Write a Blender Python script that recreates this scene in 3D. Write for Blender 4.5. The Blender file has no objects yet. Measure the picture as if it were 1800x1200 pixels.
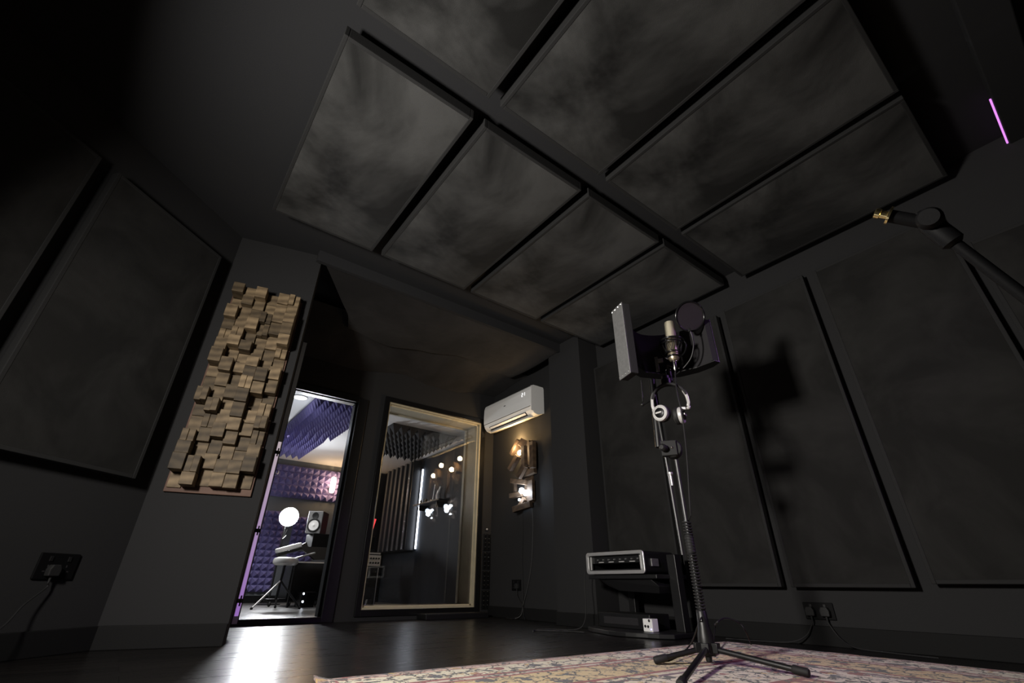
import bpy, bmesh, math, random
from mathutils import Vector, Matrix, Euler, noise

# ------------------------------------------------------------------ camera
SC = bpy.context.scene
COL = SC.collection
FPX, PITCH, ROLL, YAW, CAMZ = 796.02, 0.49335544, 0.00719035, -0.65099574, 0.30


def cam_axes():
    c, s = math.cos, math.sin
    right = Vector((c(YAW), s(YAW), 0))
    fh = Vector((-s(YAW), c(YAW), 0))
    up = Vector((0, 0, 1))
    fwd = fh * c(PITCH) + up * s(PITCH)
    upc = -fh * s(PITCH) + up * c(PITCH)
    return right * c(ROLL) + upc * s(ROLL), -right * s(ROLL) + upc * c(ROLL), fwd


CR, CU, CF = cam_axes()
CAMPOS = Vector((0, 0, CAMZ))
cam_d = bpy.data.cameras.new('camera')
cam = bpy.data.objects.new('camera', cam_d)
COL.objects.link(cam)
cam_d.sensor_width = 36.0
cam_d.lens = FPX / 1800 * 36.0
cam_d.clip_start = 0.02
M3 = Matrix((CR, CU, -CF)).transposed()
cam.matrix_world = Matrix.Translation(CAMPOS) @ M3.to_4x4()
SC.camera = cam


def ray(px, py):
    return (CR * (px - 900) - CU * (py - 600) + CF * FPX)


def at(px, py, P, n):
    """point of the surveyed plane (P, n) seen at a photo coordinate"""
    d = ray(px, py)
    n = Vector(n)
    t = (Vector(P) - CAMPOS).dot(n) / d.dot(n)
    return CAMPOS + d * t


def atx(px, py, x): return at(px, py, (x, 0, 0), (1, 0, 0))
def aty(px, py, y): return at(px, py, (0, y, 0), (0, 1, 0))
def atz(px, py, z): return at(px, py, (0, 0, z), (0, 0, 1))


# ------------------------------------------------------------------ colour management, world, lights
SC.view_settings.view_transform = 'Standard'
SC.view_settings.look = 'None'
SC.view_settings.gamma = 1.0
SC.view_settings.use_curve_mapping = False
SC.view_settings.exposure = 0.0

w = bpy.data.worlds.new('world')
SC.world = w
w.use_nodes = True
w.node_tree.nodes['Background'].inputs[0].default_value = (0.75, 0.85, 1.0, 1)
w.node_tree.nodes['Background'].inputs[1].default_value = 0.004


def look(o, target):
    o.rotation_euler = (Vector(target) - o.location).to_track_quat('-Z', 'Y').to_euler()


def area(name, loc, target, size, power, color, size_y=None, spread=math.pi):
    l = bpy.data.lights.new(name, 'AREA')
    l.energy = power
    l.color = color
    l.size = size
    if size_y:
        l.shape = 'RECTANGLE'
        l.size_y = size_y
    l.spread = spread
    o = bpy.data.objects.new(name, l)
    COL.objects.link(o)
    o.location = loc
    look(o, target)
    return o


def point(name, loc, power, color, r=0.03):
    l = bpy.data.lights.new(name, 'POINT')
    l.energy = power
    l.color = color
    l.shadow_soft_size = r
    o = bpy.data.objects.new(name, l)
    COL.objects.link(o)
    o.location = loc
    return o


KEY = area('key_panel_light', (-1.0, 1.09, 1.25), (2.6, 1.95, 1.0), 0.28, 84, (1.0, 0.95, 0.88), None, math.radians(153))
PURPLE = area('purple_strip_light', (2.95, -0.62, 2.30), (2.25, 1.45, 0.45), 0.4, 2.3, (0.62, 0.28, 1.0), 0.05, math.radians(56))

# ------------------------------------------------------------------ materials


def nt(name):
    m = bpy.data.materials.new(name)
    m.use_nodes = True
    t = m.node_tree
    return m, t.nodes, t.links, t.nodes['Principled BSDF']


def setp(b, **k):
    names = {'color': 'Base Color', 'rough': 'Roughness', 'metal': 'Metallic', 'spec': 'Specular IOR Level',
             'sheen': 'Sheen Weight', 'trans': 'Transmission Weight', 'ior': 'IOR', 'coat': 'Coat Weight', 'alpha': 'Alpha'}
    for a, v in k.items():
        b.inputs[names[a]].default_value = (*v, 1) if a == 'color' else v


def srgb(r, g, b):
    f = lambda c: (c / 12.92 if c <= 0.04045 else ((c + 0.055) / 1.055) ** 2.4)
    return tuple(f(c / 255) for c in (r, g, b))


def simple(name, color, rough=0.5, metal=0.0, bump=0.0, scale=200, spec=0.5, vary=0.0, vscale=3.0, sheen=0.0):
    m, n, l, b = nt(name)
    setp(b, color=color, rough=rough, metal=metal, spec=spec, sheen=sheen)
    tc = n.new('ShaderNodeTexCoord')
    if bump:
        nz = n.new('ShaderNodeTexNoise')
        nz.inputs['Scale'].default_value = scale
        nz.inputs['Detail'].default_value = 3
        l.new(tc.outputs['Object'], nz.inputs['Vector'])
        bp = n.new('ShaderNodeBump')
        bp.inputs['Strength'].default_value = bump
        bp.inputs['Distance'].default_value = 0.002
        l.new(nz.outputs['Fac'], bp.inputs['Height'])
        l.new(bp.outputs['Normal'], b.inputs['Normal'])
    if vary:
        n2 = n.new('ShaderNodeTexNoise')
        n2.inputs['Scale'].default_value = vscale
        n2.inputs['Detail'].default_value = 4
        l.new(tc.outputs['Object'], n2.inputs['Vector'])
        mx = n.new('ShaderNodeMix')
        mx.data_type = 'RGBA'
        mx.inputs[6].default_value = (*[c * (1 - vary) for c in color], 1)
        mx.inputs[7].default_value = (*[min(1, c * (1 + vary)) for c in color], 1)
        l.new(n2.outputs['Fac'], mx.inputs[0])
        l.new(mx.outputs[2], b.inputs['Base Color'])
    return m


def emit(name, color, strength, base=(0.02, 0.02, 0.02)):
    m, n, l, b = nt(name)
    setp(b, color=base)
    b.inputs['Emission Color'].default_value = (*color, 1)
    b.inputs['Emission Strength'].default_value = strength
    return m


def fabric(name, color, vary=0.35, vscale=2.2, rough=0.85, sheen=0.25, wr=0.35):
    """dark stretched cloth: fine weave, soft wrinkles, a little patchy"""
    m, n, l, b = nt(name)
    setp(b, color=color, rough=rough, spec=0.15, sheen=sheen)
    b.inputs['Sheen Roughness'].default_value = 0.4
    tc = n.new('ShaderNodeTexCoord')
    n2 = n.new('ShaderNodeTexNoise')
    n2.inputs['Scale'].default_value = vscale
    n2.inputs['Detail'].default_value = 5
    n2.inputs['Roughness'].default_value = 0.6
    n2.inputs['Distortion'].default_value = 0.6
    l.new(tc.outputs['Object'], n2.inputs['Vector'])
    cr = n.new('ShaderNodeValToRGB')
    cr.color_ramp.elements[0].position = 0.39
    cr.color_ramp.elements[0].color = (*[c * (1 - vary) for c in color], 1)
    cr.color_ramp.elements[1].position = 0.63
    cr.color_ramp.elements[1].color = (*[c * (1 + vary) for c in color], 1)
    l.new(n2.outputs['Fac'], cr.inputs[0])
    l.new(cr.outputs[0], b.inputs['Base Color'])
    wv = n.new('ShaderNodeTexNoise')
    wv.inputs['Scale'].default_value = 260
    l.new(tc.outputs['Object'], wv.inputs['Vector'])
    b1 = n.new('ShaderNodeBump')
    b1.inputs['Strength'].default_value = 0.35
    b1.inputs['Distance'].default_value = 0.002
    l.new(wv.outputs['Fac'], b1.inputs['Height'])
    wk = n.new('ShaderNodeTexNoise')
    wk.inputs['Scale'].default_value = 2.6
    wk.inputs['Detail'].default_value = 3
    wk.inputs['Distortion'].default_value = 0.3
    l.new(tc.outputs['Object'], wk.inputs['Vector'])
    b2 = n.new('ShaderNodeBump')
    b2.inputs['Strength'].default_value = wr
    b2.inputs['Distance'].default_value = 0.05
    l.new(wk.outputs['Fac'], b2.inputs['Height'])
    l.new(b1.outputs['Normal'], b2.inputs['Normal'])
    l.new(b2.outputs['Normal'], b.inputs['Normal'])
    return m


def plank_floor(name, c1, c2, rough):
    m, n, l, b = nt(name)
    tc = n.new('ShaderNodeTexCoord')
    br = n.new('ShaderNodeTexBrick')
    br.inputs['Scale'].default_value = 1.0
    br.inputs['Brick Width'].default_value = 1.2
    br.inputs['Row Height'].default_value = 0.14
    br.inputs['Mortar Size'].default_value = 0.0016
    br.inputs['Color1'].default_value = (*c1, 1)
    br.inputs['Color2'].default_value = (*c2, 1)
    br.inputs['Mortar'].default_value = (0.002, 0.002, 0.002, 1)
    br.offset = 0.37
    l.new(tc.outputs['Object'], br.inputs['Vector'])
    mp = n.new('ShaderNodeMapping')
    mp.inputs['Scale'].default_value = (2.0, 26, 1)
    l.new(tc.outputs['Object'], mp.inputs['Vector'])
    g = n.new('ShaderNodeTexNoise')
    g.inputs['Scale'].default_value = 1.6
    g.inputs['Detail'].default_value = 6
    l.new(mp.outputs[0], g.inputs['Vector'])
    mx = n.new('ShaderNodeMix')
    mx.data_type = 'RGBA'
    mx.blend_type = 'MULTIPLY'
    mx.inputs[0].default_value = 0.8
    l.new(br.outputs['Color'], mx.inputs[6])
    l.new(g.outputs['Fac'], mx.inputs[7])
    l.new(mx.outputs[2], b.inputs['Base Color'])
    mr = n.new('ShaderNodeMapRange')
    mr.inputs['To Min'].default_value = rough - 0.06
    mr.inputs['To Max'].default_value = rough + 0.10
    l.new(g.outputs['Fac'], mr.inputs['Value'])
    l.new(mr.outputs[0], b.inputs['Roughness'])
    bp = n.new('ShaderNodeBump')
    bp.inputs['Strength'].default_value = 0.25
    bp.inputs['Distance'].default_value = 0.0012
    l.new(g.outputs['Fac'], bp.inputs['Height'])
    l.new(bp.outputs['Normal'], b.inputs['Normal'])
    return m


def timber(name, dark, light, scale=9.0, vary=0.5):
    """sawn end grain; every piece gets its own tone and its own ring centre"""
    m, n, l, b = nt(name)
    setp(b, rough=0.62, spec=0.3)
    oi = n.new('ShaderNodeObjectInfo')
    tc = n.new('ShaderNodeTexCoord')
    ad = n.new('ShaderNodeVectorMath')
    ad.operation = 'MULTIPLY_ADD'
    ad.inputs[1].default_value = (1, 1, 1)
    sc = n.new('ShaderNodeVectorMath')
    sc.operation = 'SCALE'
    sc.inputs[0].default_value = (3.1, 1.7, 2.3)
    l.new(oi.outputs['Random'], sc.inputs['Scale'])
    l.new(tc.outputs['Object'], ad.inputs[0])
    l.new(sc.outputs[0], ad.inputs[2])
    wv = n.new('ShaderNodeTexWave')
    wv.wave_type = 'RINGS'
    wv.inputs['Scale'].default_value = scale
    wv.inputs['Distortion'].default_value = 3.0
    wv.inputs['Detail'].default_value = 3
    l.new(ad.outputs[0], wv.inputs['Vector'])
    nz = n.new('ShaderNodeTexNoise')
    nz.inputs['Scale'].default_value = 24
    nz.inputs['Detail'].default_value = 5
    l.new(ad.outputs[0], nz.inputs['Vector'])
    mxf = n.new('ShaderNodeMath')
    mxf.operation = 'MULTIPLY_ADD'
    mxf.inputs[1].default_value = 0.45
    l.new(wv.outputs['Fac'], mxf.inputs[0])
    m2 = n.new('ShaderNodeMath')
    m2.operation = 'MULTIPLY'
    m2.inputs[1].default_value = 0.6
    l.new(nz.outputs['Fac'], m2.inputs[0])
    l.new(m2.outputs[0], mxf.inputs[2])
    mx = n.new('ShaderNodeMix')
    mx.data_type = 'RGBA'
    mx.inputs[6].default_value = (*dark, 1)
    mx.inputs[7].default_value = (*light, 1)
    l.new(mxf.outputs[0], mx.inputs[0])
    hs = n.new('ShaderNodeHueSaturation')
    mr = n.new('ShaderNodeMapRange')
    mr.inputs['To Min'].default_value = 1 - vary
    mr.inputs['To Max'].default_value = 1 + vary
    l.new(oi.outputs['Random'], mr.inputs['Value'])
    l.new(mr.outputs[0], hs.inputs['Value'])
    l.new(mx.outputs[2], hs.inputs['Color'])
    l.new(hs.outputs[0], b.inputs['Base Color'])
    return m


def glass(name, rough=0.0, tint=(1, 1, 1)):
    m, n, l, b = nt(name)
    out = n['Material Output']
    tr = n.new('ShaderNodeBsdfTransparent')
    tr.inputs[0].default_value = (*tint, 1)
    gl = n.new('ShaderNodeBsdfGlossy')
    gl.inputs['Roughness'].default_value = rough
    fr = n.new('ShaderNodeFresnel')
    fr.inputs['IOR'].default_value = 1.5
    mx = n.new('ShaderNodeMixShader')
    l.new(fr.outputs[0], mx.inputs[0])
    l.new(tr.outputs[0], mx.inputs[1])
    l.new(gl.outputs[0], mx.inputs[2])
    l.new(mx.outputs[0], out.inputs['Surface'])
    return m


M = {}
M['paint'] = simple('charcoal_wall_paint', (0.0235, 0.0235, 0.0245), 0.85, bump=0.25, scale=260, spec=0.12)
M['ceilpaint'] = simple('charcoal_ceiling_paint', (0.0225, 0.0228, 0.0245), 0.85, bump=0.2, scale=200, spec=0.15)
M['skirt'] = simple('charcoal_skirting_paint', (0.0085, 0.0085, 0.0088), 0.7, bump=0.15, scale=120, spec=0.12)
M['pfab'] = fabric('panel_fabric', (0.0165, 0.0162, 0.0158), vary=0.28, vscale=2.4, sheen=0.04, wr=0.2)
M['cfab'] = fabric('ceiling_panel_fabric', (0.035, 0.035, 0.0345), vary=0.72, vscale=1.15, rough=0.75, sheen=0.08, wr=0.35)  # strong cloudy variation paints soft patches of light into the cloth colour
M['drape'] = fabric('ceiling_drape_fabric', (0.022, 0.021, 0.0213), vary=0.3, vscale=1.4, sheen=0.06, wr=0.3)
M['pframe'] = simple('panel_side_cloth', (0.0075, 0.0075, 0.0078), 0.85, bump=0.3, scale=240)
M['floor'] = plank_floor('dark_plank_floor', (0.014, 0.012, 0.011), (0.0075, 0.0066, 0.0062), 0.27)
M['black'] = simple('black_powder_coat', (0.006, 0.006, 0.0065), 0.42, bump=0.08, scale=300)
M['blackgloss'] = simple('black_gloss_plastic', (0.006, 0.006, 0.0065), 0.22, bump=0.02, scale=40)
M['greycable'] = simple('grey_cable_sheath', (0.05, 0.05, 0.05), 0.5, bump=0.02, scale=80)
M['gunmetal'] = simple('dark_nickel_tube', (0.09, 0.09, 0.092), 0.42, 0.8, bump=0.05, scale=200)
M['slat'] = simple('grey_painted_slat', (0.075, 0.075, 0.08), 0.5, bump=0.1, scale=100)
M['matteblack'] = simple('matte_black_tube', (0.003, 0.003, 0.0034), 0.6, bump=0.05, scale=200, spec=0.12)
M['rubber'] = simple('black_rubber', (0.007, 0.007, 0.0075), 0.7, bump=0.1, scale=200)
M['foamblack'] = simple('black_absorber_foam', (0.013, 0.012, 0.014), 0.95, bump=0.6, scale=150)
M['greymetal'] = simple('perforated_grey_metal', (0.22, 0.22, 0.22), 0.42, 0.55, bump=0.6, scale=420, vary=0.3, vscale=60)
M['chrome'] = simple('chrome', (0.75, 0.74, 0.72), 0.18, 1.0, bump=0.03, scale=80)
M['alu'] = simple('brushed_aluminium', (0.82, 0.81, 0.80), 0.38, 0.85, bump=0.1, scale=300)
M['champagne'] = simple('champagne_metal', (0.72, 0.62, 0.44), 0.30, 0.9, bump=0.06, scale=300)
M['mesh'] = simple('microphone_grille_mesh', (0.55, 0.50, 0.38), 0.42, 0.85, bump=1.0, scale=700)
M['brass'] = simple('brass', (0.80, 0.66, 0.36), 0.25, 1.0, bump=0.05, scale=200)
M['white'] = simple('white_plastic', (0.80, 0.80, 0.79), 0.35, bump=0.03, scale=80)
M['silver'] = simple('silver_plastic', (0.62, 0.61, 0.60), 0.3, 0.25, bump=0.02, scale=80)
M['block'] = timber('weathered_oak_block', (0.036, 0.024, 0.013), (0.205, 0.148, 0.085), 7.0, 0.6)
M['board'] = timber('backing_board_wood', (0.08, 0.04, 0.028), (0.15, 0.085, 0.06), 3.0, 0.1)
M['lampwood'] = timber('reclaimed_lamp_wood', (0.034, 0.021, 0.014), (0.115, 0.075, 0.046), 5.0, 0.35)
M['reveal'] = simple('pale_window_timber', (0.40, 0.36, 0.26), 0.5, bump=0.15, scale=90, vary=0.2, vscale=12)
M['glass'] = glass('window_glass')
M['purplefoam'] = simple('purple_pyramid_foam', (0.165, 0.145, 0.33), 0.95, bump=0.4, scale=200)
M['greyfoam'] = simple('charcoal_pyramid_foam', (0.030, 0.030, 0.034), 0.95, bump=0.4, scale=200)
M['cwhite'] = simple('white_ceiling_paint', (0.68, 0.68, 0.69), 0.85, bump=0.1, scale=150)
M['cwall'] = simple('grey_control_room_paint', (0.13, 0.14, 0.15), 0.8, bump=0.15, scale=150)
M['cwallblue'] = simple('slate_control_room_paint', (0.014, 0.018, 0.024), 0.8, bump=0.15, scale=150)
M['cfloor'] = plank_floor('pale_plank_floor', (0.20, 0.195, 0.19), (0.15, 0.145, 0.14), 0.30)
M['bulbwarm'] = emit('warm_bulb', (1.0, 0.72, 0.36), 45)
M['bulbcool'] = emit('cool_bulb', (0.75, 0.86, 1.0), 60)
M['ledwhite'] = emit('white_led_face', (0.95, 0.97, 1.0), 230)
M['ledbar'] = emit('white_led_bar', (0.82, 0.88, 1.0), 10)
M['spot'] = emit('ceiling_spot_face', (1.0, 0.98, 0.95), 3)
M['lampwarm'] = emit('warm_wall_lamp_face', (1.0, 0.66, 0.34), 46)
M['ledpurple'] = emit('purple_led_strip', (0.70, 0.24, 0.85), 1.3)
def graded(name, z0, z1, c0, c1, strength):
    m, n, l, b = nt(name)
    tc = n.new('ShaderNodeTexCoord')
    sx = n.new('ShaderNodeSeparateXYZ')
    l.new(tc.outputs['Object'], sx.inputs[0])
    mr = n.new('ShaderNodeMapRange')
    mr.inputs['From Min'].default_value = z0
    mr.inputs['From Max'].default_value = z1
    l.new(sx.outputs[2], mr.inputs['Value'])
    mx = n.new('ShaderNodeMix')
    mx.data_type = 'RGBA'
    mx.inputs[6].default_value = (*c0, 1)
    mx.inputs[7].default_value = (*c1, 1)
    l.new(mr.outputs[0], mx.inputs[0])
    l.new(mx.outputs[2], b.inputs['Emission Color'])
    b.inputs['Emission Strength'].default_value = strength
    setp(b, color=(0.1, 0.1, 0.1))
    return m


M['leafemit'] = graded('violet_to_white_emission', 0.0, 1.1, (0.50, 0.24, 0.80), (0.80, 0.66, 0.72), 0.55)
M['redled'] = emit('red_led_strip', (1.0, 0.05, 0.06), 1.4)
M['display'] = emit('display_digits', (1, 1, 1), 1.1)
M['purpledot'] = emit('violet_indicator', (0.35, 0.3, 1.0), 5)
M['popmesh'] = glass('pop_filter_nylon', 0.4)
mm = M['popmesh'].node_tree
for nd in mm.nodes:
    if nd.type == 'BSDF_TRANSPARENT':
        nd.inputs[0].default_value = (0.62, 0.58, 0.62, 1)


def nylon():
    m, n, l, b = nt('pop_filter_nylon_mesh')
    setp(b, color=(0.022, 0.015, 0.022), rough=0.8)
    tr = n.new('ShaderNodeBsdfTransparent')
    mx = n.new('ShaderNodeMixShader')
    mx.inputs[0].default_value = 0.62
    l.new(tr.outputs[0], mx.inputs[1])
    l.new(b.outputs[0], mx.inputs[2])
    l.new(mx.outputs[0], n['Material Output'].inputs['Surface'])
    return m


M['popmesh'] = nylon()


def rug_material(hx, hy):
    """hx, hy: half sizes. bands follow the distance to the nearest edge, motifs are scattered leaves and blooms"""
    m, n, l, b = nt('persian_rug_pile')
    setp(b, rough=0.95, spec=0.1, sheen=0.2)
    tc = n.new('ShaderNodeTexCoord')
    sx = n.new('ShaderNodeSeparateXYZ')
    l.new(tc.outputs['Object'], sx.inputs[0])

    def math_(op, a, c=None, d=None):
        k = n.new('ShaderNodeMath')
        k.operation = op
        for i, v in enumerate((a, c, d)):
            if v is None:
                continue
            if isinstance(v, (int, float)):
                k.inputs[i].default_value = v
            else:
                l.new(v, k.inputs[i])
        return k.outputs[0]
    dx = math_('SUBTRACT', hx, math_('ABSOLUTE', sx.outputs[0]))
    dy = math_('SUBTRACT', hy, math_('ABSOLUTE', sx.outputs[1]))
    d = math_('MINIMUM', dx, dy)
    ramp = n.new('ShaderNodeValToRGB')
    ramp.color_ramp.interpolation = 'CONSTANT'
    ground = [(0, srgb(150, 120, 112)), (0.028, srgb(205, 178, 160)), (0.05, srgb(150, 70, 62)), (0.062, srgb(206, 198, 172)),
              (0.21, srgb(134, 34, 38)), (0.232, srgb(192, 178, 162)), (0.262, srgb(134, 34, 38)), (0.284, srgb(196, 172, 118)),
              (0.50, srgb(134, 34, 38)), (0.525, srgb(200, 190, 164)), (0.56, srgb(92, 44, 74)), (0.585, srgb(206, 194, 172)), (0.86, srgb(130, 42, 44)), (0.90, srgb(196, 160, 118))]
    els = ramp.color_ramp.elements
    while len(els) > 1:
        els.remove(els[0])
    els[0].position = 0
    els[0].color = (*ground[0][1], 1)
    for p, c in ground[1:]:
        e = els.new(p)
        e.color = (*c, 1)
    wob = n.new('ShaderNodeTexNoise')
    wob.inputs['Scale'].default_value = 30
    l.new(tc.outputs['Object'], wob.inputs['Vector'])
    dd = math_('MULTIPLY_ADD', wob.outputs['Fac'], 0.008, math_('SUBTRACT', d, 0.004))
    l.new(dd, ramp.inputs[0])

    def motif(scale, thr, color_a, color_b, base, rnd=1.0, feature='F1'):
        v = n.new('ShaderNodeTexVoronoi')
        v.inputs['Scale'].default_value = scale
        v.inputs['Randomness'].default_value = rnd
        v.feature = feature
        nz = n.new('ShaderNodeTexNoise')
        nz.inputs['Scale'].default_value = scale * 2.2
        nz.inputs['Detail'].default_value = 3
        l.new(tc.outputs['Object'], nz.inputs['Vector'])
        ad = n.new('ShaderNodeVectorMath')
        ad.operation = 'MULTIPLY_ADD'
        ad.inputs[1].default_value = (0.9 / scale,) * 3
        l.new(nz.outputs['Color'], ad.inputs[0])
        l.new(tc.outputs['Object'], ad.inputs[2])
        l.new(ad.outputs[0], v.inputs['Vector'])
        mask = math_('LESS_THAN', v.outputs['Distance'], thr)
        pick = n.new('ShaderNodeMix')
        pick.data_type = 'RGBA'
        pick.inputs[6].default_value = (*color_a, 1)
        pick.inputs[7].default_value = (*color_b, 1)
        if feature == 'F1':
            sp = n.new('ShaderNodeSeparateColor')
            l.new(v.outputs['Color'], sp.inputs[0])
            l.new(math_('GREATER_THAN', sp.outputs[0], 0.55), pick.inputs[0])
        else:
            pick.inputs[0].default_value = 0
        mx = n.new('ShaderNodeMix')
        mx.data_type = 'RGBA'
        l.new(mask, mx.inputs[0])
        l.new(base, mx.inputs[6])
        l.new(pick.outputs[2], mx.inputs[7])
        return mx.outputs[2]
    c = motif(9, 0.30, srgb(58, 62, 74), srgb(128, 50, 46), ramp.outputs[0])
    c = motif(15, 0.26, srgb(46, 46, 52), srgb(182, 148, 84), c)
    c = motif(11, 0.045, srgb(64, 60, 58), srgb(64, 60, 58), c, 1.0, 'DISTANCE_TO_EDGE')
    c = motif(38, 0.24, srgb(74, 66, 64), srgb(140, 96, 70), c)
    stripe = n.new('ShaderNodeValToRGB')
    stripe.color_ramp.interpolation = 'CONSTANT'
    se = stripe.color_ramp.elements
    while len(se) > 1:
        se.remove(se[0])
    se[0].position = 0
    se[0].color = (0, 0, 0, 1)
    for a_, b_ in ((0.051, 0.060), (0.211, 0.229), (0.265, 0.281), (0.501, 0.521)):
        for p, v in ((a_, 0.85), (b_, 0.0)):
            e = se.new(p)
            e.color = (v, v, v, 1)
    l.new(dd, stripe.inputs[0])
    top = n.new('ShaderNodeMix')
    top.data_type = 'RGBA'
    l.new(stripe.outputs[0], top.inputs[0])
    l.new(c, top.inputs[6])
    top.inputs[7].default_value = (*srgb(132, 34, 38), 1)
    c = top.outputs[2]
    fn = n.new('ShaderNodeTexNoise')
    fn.inputs['Scale'].default_value = 380
    l.new(tc.outputs['Object'], fn.inputs['Vector'])
    hs = n.new('ShaderNodeHueSaturation')
    hs.inputs['Saturation'].default_value = 0.9
    l.new(math_('MULTIPLY_ADD', fn.outputs['Fac'], 0.8, 0.75), hs.inputs['Value'])
    l.new(c, hs.inputs['Color'])
    l.new(hs.outputs[0], b.inputs['Base Color'])
    bp = n.new('ShaderNodeBump')
    bp.inputs['Strength'].default_value = 0.7
    bp.inputs['Distance'].default_value = 0.004
    l.new(fn.outputs['Fac'], bp.inputs['Height'])
    l.new(bp.outputs['Normal'], b.inputs['Normal'])
    return m


# ------------------------------------------------------------------ builders
def tag(o, label=None, cat=None, group=None, kind=None):
    if label: o['label'] = label
    if cat: o['category'] = cat
    if group: o['group'] = group
    if kind: o['kind'] = kind
    return o


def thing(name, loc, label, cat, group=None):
    o = bpy.data.objects.new(name, None)
    o.empty_display_size = 0.05
    COL.objects.link(o)
    o.location = loc
    return tag(o, label, cat, group)


def worldloc(o):
    p = Vector((0, 0, 0))
    while o is not None:
        p += o.location
        o = o.parent
    return p


def basis(z, x=None):
    z = Vector(z).normalized()
    if x is None:
        x = Vector((0, 0, 1)) if abs(z.z) < 0.95 else Vector((1, 0, 0))
        x = x.cross(z)
    x = Vector(x)
    x = (x - z * x.dot(z)).normalized()
    y = z.cross(x)
    return x, y, z


def spline(pts, n=8):
    """Catmull-Rom through the points"""
    P = [Vector(p) for p in pts]
    if len(P) < 3:
        return P
    P = [P[0] * 2 - P[1]] + P + [P[-1] * 2 - P[-2]]
    out = []
    for i in range(1, len(P) - 2):
        a, b, c, d = P[i - 1], P[i], P[i + 1], P[i + 2]
        for k in range(n):
            t = k / n
            out.append(0.5 * ((2 * b) + (c - a) * t + (2 * a - 5 * b + 4 * c - d) * t * t + (3 * b - 3 * c + d - a) * t ** 3))
    out.append(P[-2])
    return out


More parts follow.
